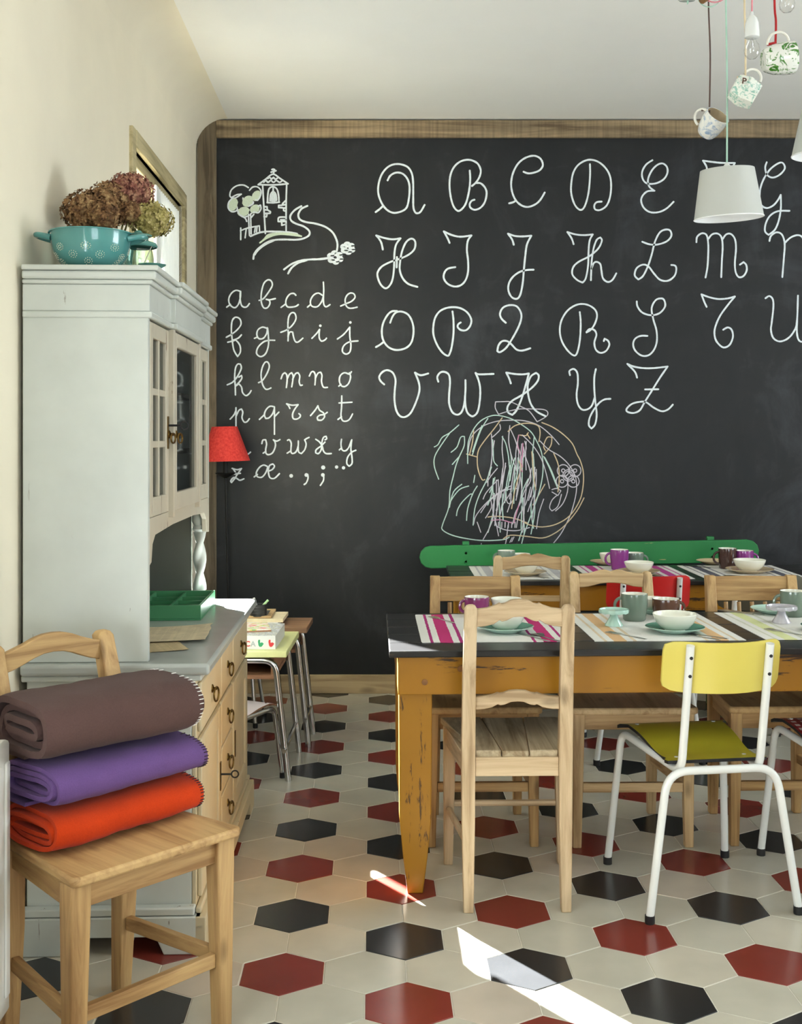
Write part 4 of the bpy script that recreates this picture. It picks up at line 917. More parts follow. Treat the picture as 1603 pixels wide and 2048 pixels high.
# ================================================================== KIDS' DESKS
M_desk_y = plain('desk_top_yellow', (224, 224, 160), 0.4, var=0.02); M_desk_b = wood('desk_top_brown', (140, 106, 80), (100, 74, 54), 'x', 0.5, 1, False)
M_blond = wood('desk_shelf_wood', (170, 124, 92), (136, 96, 70), 'x', 0.5, 1, False)
def desk(label, X0, X1, Y0, Y1, h, mt, rz=0.0):
    c = thing('school_desk', label, 'desk', (0, 0, 0), rz, 'small school desks')
    MB().box(X0, X1, Y0, Y1, h - 0.024, h).build('desk_top', mt, c, bevel=0.003)
    MB().box(X0 + .04, X1 - .05, Y0 + .05, Y1 - .03, h - 0.115, h - 0.100).build('book_shelf', M_blond, c, bevel=0.002)
    for x in (X0 + .05, X1 - .06): MB().box(x - .006, x + .006, Y0 + .06, Y1 - .04, h - .0995, h - .0245).build('shelf_side', M_blond, c)
    MB().box(X0 + .057, X1 - .067, Y1 - .052, Y1 - .04, h - .0995, h - .0245).build('shelf_back', M_blond, c)
    for (y, sp) in ((Y0 + .02, 0), (Y1 - .04, .0)):
        MB().tube(bend([(X0 + .01, y + sp, 0.0), (X0 + .035, y, h - .037), (X1 - .045, y, h - .037), (X1 + .005, y + sp, 0.0)], 0.05, 7), 0.0125, 10).build('tube_leg', M_chrome, c)
    MB().tube([(X1 - .008, Y0 - .012, .12), (X1 - .008, Y1 - .04, .12)], 0.009, 8).build('foot_rail', M_chrome, c)
    return c
desk('small school desk with pale yellow top behind the hutch', -1.02, -0.505, 4.40, 4.86, 0.494, M_desk_y)
desk('small school desk with brown wooden top in the corner by the chalkboard', -1.04, -0.475, 4.885, 5.16, 0.505, M_desk_b)
M_pinkp = plain('laminate_pale_pink', (232, 218, 220), 0.35, var=0.02); M_bluep = plain('laminate_pale_blue', (150, 172, 178), 0.4, var=0.02)
school_chair('little pale pink school chair with chrome legs under the yellow desk', -0.700, 4.385, PI - 0.45, M_pinkp, M_chrome, s=0.66, m_edge=M_blond, group='little school chairs at the desks')
school_chair('little pale blue school chair peeking out behind the brown desk', -0.87, 5.36, 0.05, M_bluep, M_chrome, s=0.66, m_edge=M_blond, group='little school chairs at the desks')

# ================================================================== FLOOR LAMP, RADIATOR
t = NT('lamp_shade_red'); t.color(t.ramp(t.noise(t.map(), 90, 5, 0.7), [(0.3, lin((176, 38, 36))), (0.7, lin((214, 74, 66)))])); t.b.inputs['Subsurface Weight'].default_value = 0.0
M_shade_r = t.done(0.85, 0, 0.2)
M_iron = plain('black_iron', (26, 25, 25), 0.5, 0.6)
lp = thing('floor_lamp', 'slim black floor lamp with red cone shade beside the hutch', 'lamp', (-0.93, 5.72, 0), 0)
TL = Matrix.Rotation(-0.022, 4, 'Y')
MB().lathe([(0, 0), (0.12, 0), (0.12, 0.01), (0.02, 0.025), (0, 0.026)], 28).build('base', M_iron, lp)
MB().tube([TL @ Vector((0, 0, 0.02)), TL @ Vector((0, 0, 0.6)), TL @ Vector((0, 0, 1.125))], [0.006, 0.006, 0.006], 10).build('pole', M_iron, lp)
MB().lathe([(0, 1.10), (0.048, 1.125), (0.050, 1.130), (0.012, 1.128), (0.012, 1.20), (0.016, 1.21), (0, 1.21)], 24, M=TL).build('candle_cup', M_iron, lp)
MB().lathe([(0.121, 1.187), (0.062, 1.356), (0.060, 1.356), (0.119, 1.187), (0.121, 1.187)], 40, M=TL).build('lamp_shade', M_shade_r, lp)
MB().tube([TL @ Vector((-0.057, 0, 1.34)), TL @ Vector((0.057, 0, 1.34))], 0.0015, 6).tube([TL @ Vector((0, 0, 1.2)), TL @ Vector((0, 0, 1.34))], 0.003, 6).build('shade_carrier', M_iron, lp)

M_rad = plain('radiator_white', (232, 230, 222), 0.35, var=0.015)
rd = thing('radiator', 'white panel radiator on the window wall beside the blanket chair', 'radiator', (wall_x(0), 0, 0), ROT)
y0, y1 = 0.9, 2.385; x0, x1 = 0.05, 0.155
MB().box(x0, x1, y0, y1, 0.13, 0.684).build('body', M_rad, rd, bevel=0.008)
for k in range(30):
    y = y0 + .03 + (y1 - y0 - .06) * k / 29
    MB().box(x1 - .001, x1 + .006, y - .012, y + .012, 0.17, 0.645).build('rib', M_rad, rd, bevel=0.004)
MB().tube([(0.10, y1, 0.165), (0.10, y1 + .02, 0.165)], 0.016, 12).tube([(0.10, y1 + .02, .165), (0.10, y1 + .035, .165), (0.10, y1 + .035, 0.0)], 0.008, 8).build('valve', M_rad, rd)
# ================================================================== TABLEWARE
M_cream_g = plain('glaze_cream', (240, 238, 224), 0.18, var=0.01, Coat_Weight=0.4)
def glaze(n, c): return plain('glaze_' + n, c, 0.16, var=0.03, Coat_Weight=0.5)
G_purple = glaze('plum', (126, 42, 98)); G_grey = glaze('grey_green', (112, 128, 114)); G_brown = glaze('brown', (88, 56, 42)); G_mint = glaze('mint', (178, 212, 198))
G_teal = glaze('mint_dark', (108, 162, 140)); G_lilac = glaze('lilac', (186, 182, 188)); G_beige = glaze('beige', (214, 192, 156)); G_dbrown = glaze('dark_brown', (70, 46, 40)); G_violet = glaze('violet', (136, 54, 132))
M_steel = plain('cutlery_steel', (206, 204, 198), 0.32, 1.0, var=0.05)
TZ = 0.7076; MZ = TZ + 0.0022
def bowl(label, p, r, h, mt=None, group='white breakfast bowls'):
    c = thing('bowl', label, 'bowl', p, 0, group)
    o_ = [(0, 0.001), (r * .42, 0.0), (r * .46, 0.004), (r * .62, h * .14), (r * .85, h * .48), (r * .97, h * .85), (r, h), (r * .985, h + .0015), (r * .955, h), (r * .92, h * .82), (r * .80, h * .48), (r * .55, h * .17), (r * .3, h * .10), (0, h * .09)]
    MB().lathe(o_, 36).build('body', mt or M_cream_g, c); 
    MB().lathe([(r * .44, 0.0), (r * .46, .0), (r * .47, .005), (r * .44, .005)], 28).build('foot_ring', mt or M_cream_g, c); return c
def plate(label, p, r, top, rim, group='plates under the bowls', lift=0.016):
    c = thing('plate', label, 'plate', p, 0, group)
    MB().lathe([(0, 0.0005), (r * .55, 0), (r * .62, .004), (r * .98, lift), (r, lift + .001), (r * .985, lift + .0022, 1), (r * .93, lift - .001, 1), (r * .64, .008, 1), (r * .55, .0055, 1), (0, .005, 1)], 40).build('body', [rim, top], c); return c
def mug(label, p, r, h, mt, hand, group='coffee mugs', flare=1.0, hs=0.8):
    c = thing('mug', label, 'mug', p, 0, group); rb = r * .86
    MB().lathe([(0, .0008), (rb * .92, 0), (rb, .004), (rb * 1.03, h * .2), (r * .99, h * .6), (r, h * .97), (r * .99, h), (r * .955, h, 1), (r * .94, h * .96, 1), (r * .93, h * .5, 1), (rb * .93, .012, 1), (rb * .8, .007, 1), (0, .006, 1)], 36).build('body', [mt, M_cream_g], c)
    d = Vector((math.cos(hand), math.sin(hand), 0)); a = h * .34 * hs; cz = h * .53
    pts = [d * (r * .95 + a * .95 * math.sin(t_)) + Vector((0, 0, cz + a * 1.05 * math.cos(t_))) for t_ in [PI * i / 12 for i in range(13)]]
    MB().tube(pts, 0.0052, 8).build('handle', mt, c); return c
def cake_stand(label, p, r, h, mt):
    c = thing('cake_stand', label, 'cake stand', p, 0, 'little footed stands')
    MB().lathe([(0, .001), (r * .62, 0), (r * .62, .003), (r * .30, h * .5), (r * .24, h - .012), (0, h - .012)], 30).build('foot', mt, c)
    m = MB(); n = 48
    def ring(rr, z, am): return [((rr + am * math.cos(12 * 2 * PI * k / n)) * math.cos(2 * PI * k / n), (rr + am * math.cos(12 * 2 * PI * k / n)) * math.sin(2 * PI * k / n), z + (am * .8 * math.cos(12 * 2 * PI * k / n) if am else 0)) for k in range(n)]
    rings = [ring(r * .02, h - .0115, 0), ring(r * .9, h - .0105, 0), ring(r, h - .0115, .0018), ring(r * 1.02, h - .006, .0015), ring(r, h, 0), ring(r * .96, h - .0005, 0), ring(r * .94, h - .005, 0), ring(r * .02, h - .006, 0)]
    vv = [p_ for q in rings for p_ in q]
    m.add(vv, [(i * n + k, i * n + (k + 1) % n, (i + 1) * n + (k + 1) % n, (i + 1) * n + k) for i in range(len(rings) - 1) for k in range(n)] + [tuple(range(n)), tuple((len(rings) - 1) * n + k for k in range(n))])
    m.build('plate_top', mt, c); return c
def cutlery(kind, label, p, rz, L=0.17, mt=None, group='cutlery on the placemats'):
    c = thing(kind, label, kind, p, rz, group); mt = mt or M_steel
    hw = [(0, .0045), (.05, .005), (.25, .0042), (.5, .0028), (.62, .0026)]
    def flat(prof, z=0.0, t_=0.0016):
        m = MB(); top = [(x * L, w) for x, w in prof]; 
        vv = []
        for x, w in top: vv += [(x, -w, z), (x, w, z), (x, w, z + t_), (x, -w, z + t_)]
        ff = [(0, 1, 2, 3), tuple(4 * (len(top) - 1) + k for k in (3, 2, 1, 0))]
        for i in range(len(top) - 1):
            for k in range(4): ff.append((4 * i + k, 4 * i + (k + 1) % 4, 4 * i + 4 + (k + 1) % 4, 4 * i + 4 + k))
        return m.add(vv, ff)
    flat(hw).build('handle', mt, c, bevel=0.0005)
    if kind == 'spoon':
        m = MB(); m.grid(lambda u, v: ((.62 + .38 * u) * L, (v - .5) * .036 * math.sin(PI * (u * .94 + .05)) ** .6, .001 + .004 * (4 * (v - .5) ** 2) * math.sin(PI * u)), 12, 8)
        m.grid(lambda u, v: ((.62 + .38 * u) * L, (v - .5) * .036 * math.sin(PI * (u * .94 + .05)) ** .6, .0002 + .004 * (4 * (v - .5) ** 2) * math.sin(PI * u)), 12, 8)
        m.build('spoon_bowl', mt, c)
    elif kind == 'fork':
        flat([(.62, .0026), (.68, .008), (.76, .0115), (.80, .0115)], .0006).build('fork_neck', mt, c)
        for k in range(4): MB().box(.80 * L, 1.0 * L, -.0112 + .0064 * k, -.0112 + .0064 * k + .0034, .0008, .0024).build('tine', mt, c)
    else: flat([(.5, .006), (.7, .0095), (.9, .0085), (1.0, .002)], .0002).build('blade', mt, c)
    return c
def mat_stripes(name, base, stripes, length):
    """stripes: list of (start, end, colour) as fractions of the mat's long side (object x)"""
    t = NT(name); sep = t.n('ShaderNodeSeparateXYZ'); t.l(t.obj(), sep.inputs[0])
    wob = t.math('MULTIPLY', t.math('SUBTRACT', t.noise(t.map((1, 9, 1)), 3, 2), 0.5), 0.012)
    x = t.math('ADD', t.math('DIVIDE', sep.outputs[0], length), wob)
    st = [(0.0, lin(base))]
    for a, b_, c in stripes: st += [(a, lin(c)), (b_, lin(base))]
    c = t.ramp(x, st, 'CONSTANT')
    wv = t.n('ShaderNodeTexWave'); wv.inputs['Scale'].default_value = 120; t.l(t.obj(), wv.inputs['Vector'])
    t.color(t.mix(0.10, c, t.noise(t.map(), 400, 2), 'MULTIPLY')); t.bump(t.noise(t.map((1, 1, 1)), 500, 2), 0.25)
    return t.done(0.9, 0, 0.1)
def placemat(label, X, Y, rz, L, Wd, mt, seed=0, z=None):
    m = MB(); nu, nv = 36, 26; z = TZ if z is None else z
    def f(u, v):
        e = 0.004 * noise.noise(Vector((u * 7 + seed, v * 5, 1.3)))
        return (L * u + (e if v in (0, 1) else 0), Wd * v + 0.004 * noise.noise(Vector((u * 6, seed, v))) * (1 if v in (0, 1) else .3), 0.0004 + 0.0009 * (noise.noise(Vector((u * 5, v * 4, seed))) + .6) * (1 if .02 < u < .98 else .4))
    m.grid(lambda u, v: tuple(Vector(f(u, v)) + Vector((0, 0, .0008))), nu, nv); m.grid(lambda u, v: (f(u, v)[0], f(u, v)[1], 0.0001), nu, nv)
    off = (nu + 1) * (nv + 1); rim = [i for i in range(nu + 1)] + [(j + 1) * (nu + 1) + nu for j in range(nv)] + [nv * (nu + 1) + i for i in range(nu - 1, -1, -1)] + [j * (nu + 1) for j in range(nv - 1, 0, -1)]
    for a, b_ in zip(rim, rim[1:] + rim[:1]): m.f.append((a, b_, b_ + off, a + off)); m.m.append(0)
    o = m.build('placemat', mt, None, (X, Y, z), (0, 0, rz)); tag(o, label, 'placemat', 'striped cloth placemats'); return o
WH = (236, 234, 228)
def st_(c, c2=None):
    c2 = c2 or c
    return [(.055, .075, c2), (.12, .205, c), (.25, .27, c2), (.73, .75, c2), (.795, .88, c), (.925, .945, c2)]
def L1(x, y): return (-0.086 + x - ROT * y, 3.24 + y + ROT * x)
# placemats of the near table
p = L1(0.095, 0.125); placemat('white placemat with raspberry stripes at the end of the near table', p[0], p[1], ROT, 0.445, 0.53, mat_stripes('mat_raspberry', WH, st_((198, 62, 122), (176, 60, 124)), .445), 1)
p = L1(0.600, 0.125); placemat('white placemat with peach stripes behind the yellow chair', p[0], p[1], ROT, 0.445, 0.53, mat_stripes('mat_peach', WH, st_((228, 188, 142), (224, 206, 178)), .445), 2)
p = L1(1.105, 0.130); placemat('white placemat with pale lime stripes under the lilac stand', p[0], p[1], ROT, 0.445, 0.53, mat_stripes('mat_lime', WH, st_((222, 226, 170), (214, 214, 196)), .445), 3)
placemat('white placemat with grey stripes at the left end of the rear table', 0.235, 4.87, ROT * .6, 0.44, 0.50, mat_stripes('mat_grey', WH, st_((196, 194, 196)), .44), 4)
placemat('white placemat with magenta stripes on the rear table', 0.715, 4.885, ROT * .6, 0.44, 0.50, mat_stripes('mat_magenta', WH, st_((190, 80, 150), (196, 110, 160)), .44), 5)
placemat('white placemat with dark grey stripes on the rear table', 1.20, 4.90, ROT * .6, 0.44, 0.50, mat_stripes('mat_dark', WH, st_((104, 104, 116), (150, 148, 156)), .44), 6)
def P1(x, y, lift=0.0): v = at(x, y, MZ); return (v.x, v.y, MZ + lift)
PT = 0.0058
# setting with raspberry mat
plate('mint plate under the bowl seen through the bleached chair', P1(1010, 1263), 0.087, G_teal, G_mint)
bowl('cream bowl seen through the bleached chair back', P1(1010, 1263, PT), 0.060, 0.050)
mug('plum mug on the raspberry striped mat', P1(953, 1233), 0.042, 0.066, G_purple, PI * 1.05)
plate('mint plate at the far side of the raspberry mat', P1(1012, 1231), 0.062, G_teal, G_mint)
bowl('cream bowl behind the plum mug', P1(1012, 1231, PT), 0.052, 0.050)
cutlery('fork', 'steel fork lying on the raspberry stripes', P1(907, 1246), PI / 2 + .5, .15)
cutlery('knife', 'steel knife beside the spoon on the raspberry mat', P1(1098, 1283), PI / 2 + .5, .17); cutlery('spoon', 'steel spoon lying on the raspberry mat', P1(1118, 1283), PI / 2 + .45, .15)
# setting with peach mat
plate('mint plate on the peach striped mat', P1(1349, 1264), 0.090, G_teal, G_mint)
bowl('big cream bowl on the peach striped mat', P1(1349, 1264, PT), 0.067, 0.050)
cake_stand('small mint footed cake stand beside the grey-green mug', P1(1227, 1251), 0.046, 0.052, G_mint)
mug('tall grey-green mug on the peach striped mat', P1(1268, 1240), 0.043, 0.086, G_grey, PI * .92)
mug('low brown mug behind the big cream bowl', P1(1331, 1236), 0.045, 0.064, G_brown, -.1)
plate('mint plate at the far side of the peach mat', P1(1308, 1227), 0.050, G_teal, G_mint)
bowl('cream bowl behind the tall grey-green mug', P1(1303, 1227, PT), 0.046, 0.046)
cutlery('fork', 'steel fork on the peach striped mat', P1(1292, 1279), PI / 2 + .62, .16)
cutlery('knife', 'steel knife beside the spoon on the peach mat', P1(1440, 1280), PI / 2 + .75, .165); cutlery('spoon', 'steel spoon on the peach striped mat', P1(1455, 1278), PI / 2 + .75, .155)
# setting with lime mat
plate('mint plate at the far side of the lime mat', P1(1548, 1226), 0.080, G_mint, G_mint)
mug('tall grey-green mug on the lime striped mat', P1(1585, 1232), 0.043, 0.084, G_grey, PI * .98)
cake_stand('small lilac footed cake stand on the lime mat', P1(1562, 1245), 0.048, 0.054, G_lilac)
plate('mint plate under the bowl on the lime mat', P1(1660, 1262), 0.088, G_teal, G_mint); bowl('cream bowl on the lime striped mat', P1(1660, 1262, PT), 0.064, 0.050)
cutlery('fork', 'steel fork on the lime striped mat beside the lilac stand', P1(1610, 1272), PI / 2 + .55, .15)
cutlery('fork', 'steel fork at the far side of the lime mat', P1(1505, 1229), PI / 2 + .75, .13); cutlery('knife', 'steel knife at the far side of the lime mat', P1(1527, 1230), PI / 2 + .75, .16)
# rear table
plate('beige plate seen through the ladder chair', P1(1050, 1150), 0.092, G_beige, G_beige); bowl('cream bowl seen through the ladder chair', P1(1050, 1150, PT), 0.058, 0.048)
mug('grey-green cup behind the ladder chair', P1(1012, 1134), 0.041, 0.076, G_grey, PI * 1.02)
bowl('cream bowl behind the ladder chair top rail', P1(1041, 1131), 0.044, 0.054)
cutlery('spoon', 'steel spoon on the grey striped mat of the rear table', P1(1100, 1157), PI / 2 + .5, .15); cutlery('knife', 'steel knife on the grey striped mat of the rear table', P1(1090, 1157), PI / 2 + .5, .16)
plate('beige plate on the magenta striped mat', P1(1277, 1148), 0.092, G_beige, G_beige); bowl('cream bowl on the magenta striped mat', P1(1277, 1148, PT), 0.064, 0.046)
mug('tall violet mug on the magenta striped mat', P1(1238, 1139), 0.042, 0.090, G_violet, PI * 1.02)
mug('grey-green mug between violet mug and bowl', P1(1268, 1136), 0.043, 0.070, G_grey, -.15)
plate('beige plate at the far side of the magenta mat', P1(1213, 1129), 0.080, G_beige, G_beige); bowl('cream bowl behind the tall violet mug', P1(1216, 1129, PT), 0.042, 0.046)
cutlery('knife', 'steel knife on the magenta striped mat', P1(1343, 1158), PI / 2 + .6, .16); cutlery('spoon', 'steel spoon on the magenta striped mat', P1(1352, 1157), PI / 2 + .6, .15)
plate('beige plate on the dark striped mat', P1(1498, 1145), 0.105, G_beige, G_beige); bowl('cream bowl on the dark striped mat', P1(1498, 1145, PT), 0.070, 0.050)
mug('dark brown mug on the dark striped mat', P1(1454, 1137), 0.042, 0.092, G_dbrown, PI * 1.02)
mug('violet mug beside the dark brown mug', P1(1487, 1137), 0.043, 0.082, G_violet, -.1)
plate('beige plate at the far side of the dark mat', P1(1428, 1128), 0.085, G_beige, G_beige)
cutlery('knife', 'dark knife lying on the dark striped mat', P1(1420, 1136), PI / 2 + .7, .15, M_iron); cutlery('fork', 'dark fork lying on the dark striped mat', P1(1402, 1134), PI / 2 + .7, .14, M_iron)

# ================================================================== BLANKETS ON THE CHAIR
def fleece(n, c):
    t = NT('fleece_' + n); c = lin(c); f = t.noise(t.map(), 320, 4, 0.7)
    g = t.noise(t.map(), 9, 3)
    t.color(t.mix(0.5, t.ramp(f, [(0.3, tuple(v * .8 for v in c)), (0.7, tuple(min(1, v * 1.12) for v in c))]), t.ramp(g, [(.3, tuple(v * .9 for v in c)), (.7, tuple(min(1, v * 1.1) for v in c))])))
    t.bump(f, 0.35, 0.002); t.b.inputs['Sheen Weight'].default_value = 0.06; t.b.inputs['Sheen Roughness'].default_value = 0.5
    return t.done(0.95, 0, 0.1)
def blanket(label, p, rz, L, A, B, mt, stitch, seed, turns=3.3, tilt=0.0):
    c = thing('folded_blanket', label, 'blanket', p, rz, 'folded fleece blankets on the chair')
    pitch = (B * .92) / turns; th = pitch * .80
    path = []; n = int(turns * 44)
    for i in range(n + 1):
        ph = 2 * PI * turns * i / n; k = ph / (2 * PI)
        a, b_ = max(A - k * pitch * 1.15, A * .30), max(B - k * pitch, .004)
        cs, sn = math.cos(ph - PI / 2), math.sin(ph - PI / 2)
        e = .55
        path.append((a * math.copysign(abs(cs) ** e, cs), B + b_ * math.copysign(abs(sn) ** .8, sn)))
    nx = 30; vv = []; N = len(path)
    def frame(i):
        q = Vector(path[min(i + 1, N - 1)]) - Vector(path[max(i - 1, 0)]); q.normalize(); return Vector((-q.y, q.x))
    m = MB()
    for j in range(nx + 1):
        u = j / nx; x = (u - .5) * L
        er = 1 - .05 * (2 * abs(u - .5)) ** 8
        for i in range(N):
            y, z = path[i]; nn = frame(i); k = i / N
            w = 0.0035 * noise.noise(Vector((x * 9 + seed, y * 14, z * 14))) + .002 * noise.noise(Vector((x * 30, y * 30 + seed, z * 30)))
            xx = x + (0.012 * noise.noise(Vector((k * 6, seed, u > .5))) + (.010 * math.sin(k * 9 + seed))) * (2 * abs(u - .5)) ** 3
            for sgn in (1, -1):
                zz = (z + nn.y * (th / 2 * sgn + w) - B) * er + B
                vv.append((xx, (y + nn.x * (th / 2 * sgn + w)) * er, max(zz, .0003 + (0 if sgn < 0 else 0)) + tilt * x))
    S = 2 * N; ff = []
    for j in range(nx):
        for i in range(N - 1):
            a = j * S + 2 * i; b_ = a + S
            ff += [(a, a + 2, b_ + 2, b_), (a + 1, b_ + 1, b_ + 3, a + 3)]
        a = j * S; b_ = a + S; ff.append((a, b_, b_ + 1, a + 1)); e = j * S + 2 * (N - 1); ff.append((e, e + 1, e + 1 + S, e + S))
    for j in (0, nx):
        for i in range(N - 1):
            a = j * S + 2 * i; ff.append((a, a + 1, a + 3, a + 2))
    m.add(vv, ff); body = m.build('cloth', mt, c, smooth=70)
    if stitch:
        s = MB(); e = nx * S
        first = int(44 * 1.0)
        for i in range(2, first, 1):
            q = Vector(vv[e + 2 * i + 1]); q0 = Vector(vv[e + 2 * i]); out = q if abs(q.z - B - tilt * q.x) + abs(q.y) > abs(q0.z - B - tilt * q0.x) + abs(q0.y) else q0
            d = Vector((0, out.y, (out.z - B))).normalized() * .0015
            s.tube([out + d + Vector((.001, 0, 0)), out + d + Vector((-.011, .0, 0))], .0011, 5)
        s.build('stitching', stitch, c)['kind'] = 'stuff'
    return c
M_wthread = plain('white_thread', (232, 228, 222), 0.9); M_dthread = plain('dark_thread', (50, 32, 40), 0.9)
blanket('bright orange folded fleece blanket at the bottom of the pile', (-0.6865, 2.5435, 0.4525), math.radians(51), 0.372, 0.114, 0.043, fleece('orange', (196, 60, 20)), M_dthread, 1.0)
blanket('violet folded fleece blanket in the middle of the pile', (-0.687, 2.547, 0.541), math.radians(50), 0.372, 0.116, 0.044, fleece('violet', (104, 76, 128)), M_dthread, 5.0)
blanket('brown folded fleece blanket with white stitched edge on top of the pile', (-0.694, 2.5535, 0.632), math.radians(46.5), 0.378, 0.130, 0.066, fleece('brown', (88, 66, 62)), M_wthread, 9.0, 3.2)

# ================================================================== THINGS ON THE HUTCH
M_teal_e = plain('enamel_teal', (80, 146, 144), 0.18, var=0.06, Coat_Weight=0.6); M_teal_p = plain('painted_teal_metal', (84, 138, 130), 0.4, var=0.05)
M_enam_w = plain('enamel_white', (236, 232, 222), 0.2)
HT = 1.7385
cl = thing('colander', 'teal enamel colander with punched flower rosettes on the hutch', 'colander', (-0.868, 3.075, HT), 0.12)
r = 0.104; h = 0.098
prof = [(0.045, 0), (0.05, 0.0), (0.05, .006)] + [(0.05 + (r - 0.05) * math.sin(PI / 2 * k / 9) ** .9, .006 + (h - .006) * (1 - math.cos(PI / 2 * k / 9) ** 1.0) ** .95) for k in range(1, 10)]
inner = [(x - .003, z + .001, 1) for x, z in reversed(prof[3:])]
MB().lathe(prof + [(r + .005, h), (r + .005, h + .003, 1), (r - .003, h + .003, 1)] + inner + [(0, .009, 1)], 48).build('bowl', [M_teal_e, M_enam_w], cl)
for s in (-1, 1):
    pts = [(s * (r - .006 + .042 * math.sin(a)), .030 * math.cos(a), h - .014 + .010 * math.sin(a)) for a in [PI * i / 12 for i in range(13)]]
    MB().tube(pts, [.008] * 13, 10).build('handle', M_teal_e, cl)
pm = MB()
def bowl_pt(a, z):
    for k in range(len(prof) - 1):
        if prof[k][1] <= z <= prof[k + 1][1] and prof[k + 1][1] > prof[k][1]:
            f_ = (z - prof[k][1]) / (prof[k + 1][1] - prof[k][1]); rr = prof[k][0] + f_ * (prof[k + 1][0] - prof[k][0]); break
    return Vector((rr * math.cos(a), rr * math.sin(a), z))
for row, (zc, cnt, ph) in enumerate(((.054, 8, -1.55), (.034, 8, -1.16), (.017, 6, -1.5))):
    for i in range(cnt):
        a0 = 2 * PI * i / cnt + ph
        for (rr, nn_) in ((.0045, 6), (.0105, 11)):
            for k in range(nn_):
                b_ = 2 * PI * k / nn_; a = a0 + rr * math.cos(b_) / .085; z = zc + rr * math.sin(b_) * .8
                if z < .009: continue
                q = bowl_pt(a, z); nrm = Vector((q.x, q.y, -.05)).normalized(); pm.ball(q + nrm * .0001, .0013, 6)
pm.build('perforation', plain('perforation_light', (222, 220, 196), 0.6), cl)['kind'] = 'stuff'

ln = thing('lantern', 'teal metal lantern with glass chimney between colander and dish', 'lantern', (-0.776, 3.21, HT), 0)
MB().lathe([(0, 0), (.040, 0), (.042, .006), (.036, .012), (0, .012)], 28).build('base', M_teal_p, ln)
MB().lathe([(.031, .0125), (.040, .03), (.042, .055), (.036, .085), (.035, .085), (.041, .055), (.039, .03), (.030, .0125)], 28).build('glass_chimney', glass_thin('lantern_glass', (.82, .90, .86), .3), ln)
MB().lathe([(.050, .086), (.052, .090), (.048, .098), (.030, .104), (.030, .100), (.046, .095), (.048, .090), (.040, .086)], 28).build('lid', M_teal_p, ln)
for k in range(8):
    a = 2 * PI * k / 8; MB().box(-.002, .002, -.001, .001, .104, .116, M=Matrix.Translation((.026 * math.cos(a), .026 * math.sin(a), 0))).build('vent_post', M_teal_p, ln)
MB().lathe([(0, .1165), (.036, .1165), (.037, .120), (.012, .126), (.008, .132), (0, .134)], 28).build('cap', M_teal_p, ln)
MB().tube(bend([(-.043, -.02, .09), (-.02, -.055, .02), (.02, -.055, .015), (.043, -.02, .09)], .02), .0013, 6).build('wire_handle', M_steel, ln)
ds = thing('dish', 'small teal enamel dish at the front edge of the hutch top', 'dish', (-0.700, 3.045, HT), 0)
MB().lathe([(0, 0), (.018, 0), (.022, .004), (.034, .012), (.036, .0145), (.033, .0145), (.020, .007), (0, .006)], 32).build('body', M_teal_p, ds)
MB().lathe([(0, .0075), (.013, .0075), (.013, .014), (0, .014)], 20).build('candle', M_enam_w, ds)
# dried hydrangeas in a teal pot
fl = thing('dried_hydrangeas', 'bunch of dried brown hydrangeas in a teal pot on the hutch', 'flowers', (-0.880, 3.31, HT), 0)
MB().lathe([(0, 0), (.05, 0), (.058, .02), (.064, .09), (.068, .118), (.065, .118), (.06, .09), (.05, .01), (0, .01)], 30).build('pot', M_teal_e, fl)
def petal_mat(n, cs):
    t = NT('petal_' + n); rnd = t.noise(t.map(), 55, 2, 0.6)
    t.color(t.ramp(rnd, [(0.30, lin(cs[0])), (0.48, lin(cs[1])), (0.66, lin(cs[2]))])); return t.done(0.8, 0, 0.2)
PB = petal_mat('brown', ((84, 60, 44), (136, 100, 68), (178, 146, 104))); PR = petal_mat('rose', ((104, 58, 54), (150, 98, 84), (182, 140, 112))); PG = petal_mat('green', ((128, 116, 66), (170, 158, 96), (196, 178, 128)))
rh = random.Random(5)
def head(c, R, mt, n=260, sq=.85):
    m = MB()
    for i in range(n):
        z = 1 - 1.75 * (i + .5) / n; a = i * 2.399963 + rh.uniform(-.2, .2); s = math.sqrt(max(0, 1 - z * z))
        nrm = Vector((s * math.cos(a), s * math.sin(a), z)); p = Vector(c) + Vector((nrm.x * R, nrm.y * R, nrm.z * R * sq)) * rh.uniform(.84, 1.06)
        t1 = nrm.orthogonal().normalized(); t2 = nrm.cross(t1); ro = rh.uniform(0, 1.6); sz = R * rh.uniform(.13, .19)
        for k in range(4):
            b_ = ro + k * PI / 2; d = t1 * math.cos(b_) + t2 * math.sin(b_); e = t1 * -math.sin(b_) + t2 * math.cos(b_); cu = rh.uniform(.05, .55)
            m.add([p, p + d * sz * .55 + e * sz * .42 + nrm * sz * cu * .4, p + d * sz + nrm * sz * cu, p + d * sz * .55 - e * sz * .42 + nrm * sz * cu * .4], [(0, 1, 2, 3)])
    m.ball(c, R * .78, 12)
    return m.build('flower_head', mt, fl, smooth=0, recalc=False)
head((-0.055, -.04, .195), .068, PB); head((.005, -.02, .225), .066, PB); head((.055, .01, .262), .064, PR); head((.005, -.075, .180), .050, PB); head((.045, .075, .225), .06, PR); head((-.04, .06, .22), .06, PB)
head((.120, -.015, .176), .060, PG); head((.072, -.055, .190), .036, PB)
for (x, y, z) in ((-.055, -.04, .19), (.0, 0, .21), (.05, .01, .25), (.115, -.015, .16), (-.04, .06, .21), (.04, .07, .21)):
    MB().tube([(0, 0, .02), (x * .4, y * .4, .10), (x, y, z)], .003, 6).build('stem', PG, fl)

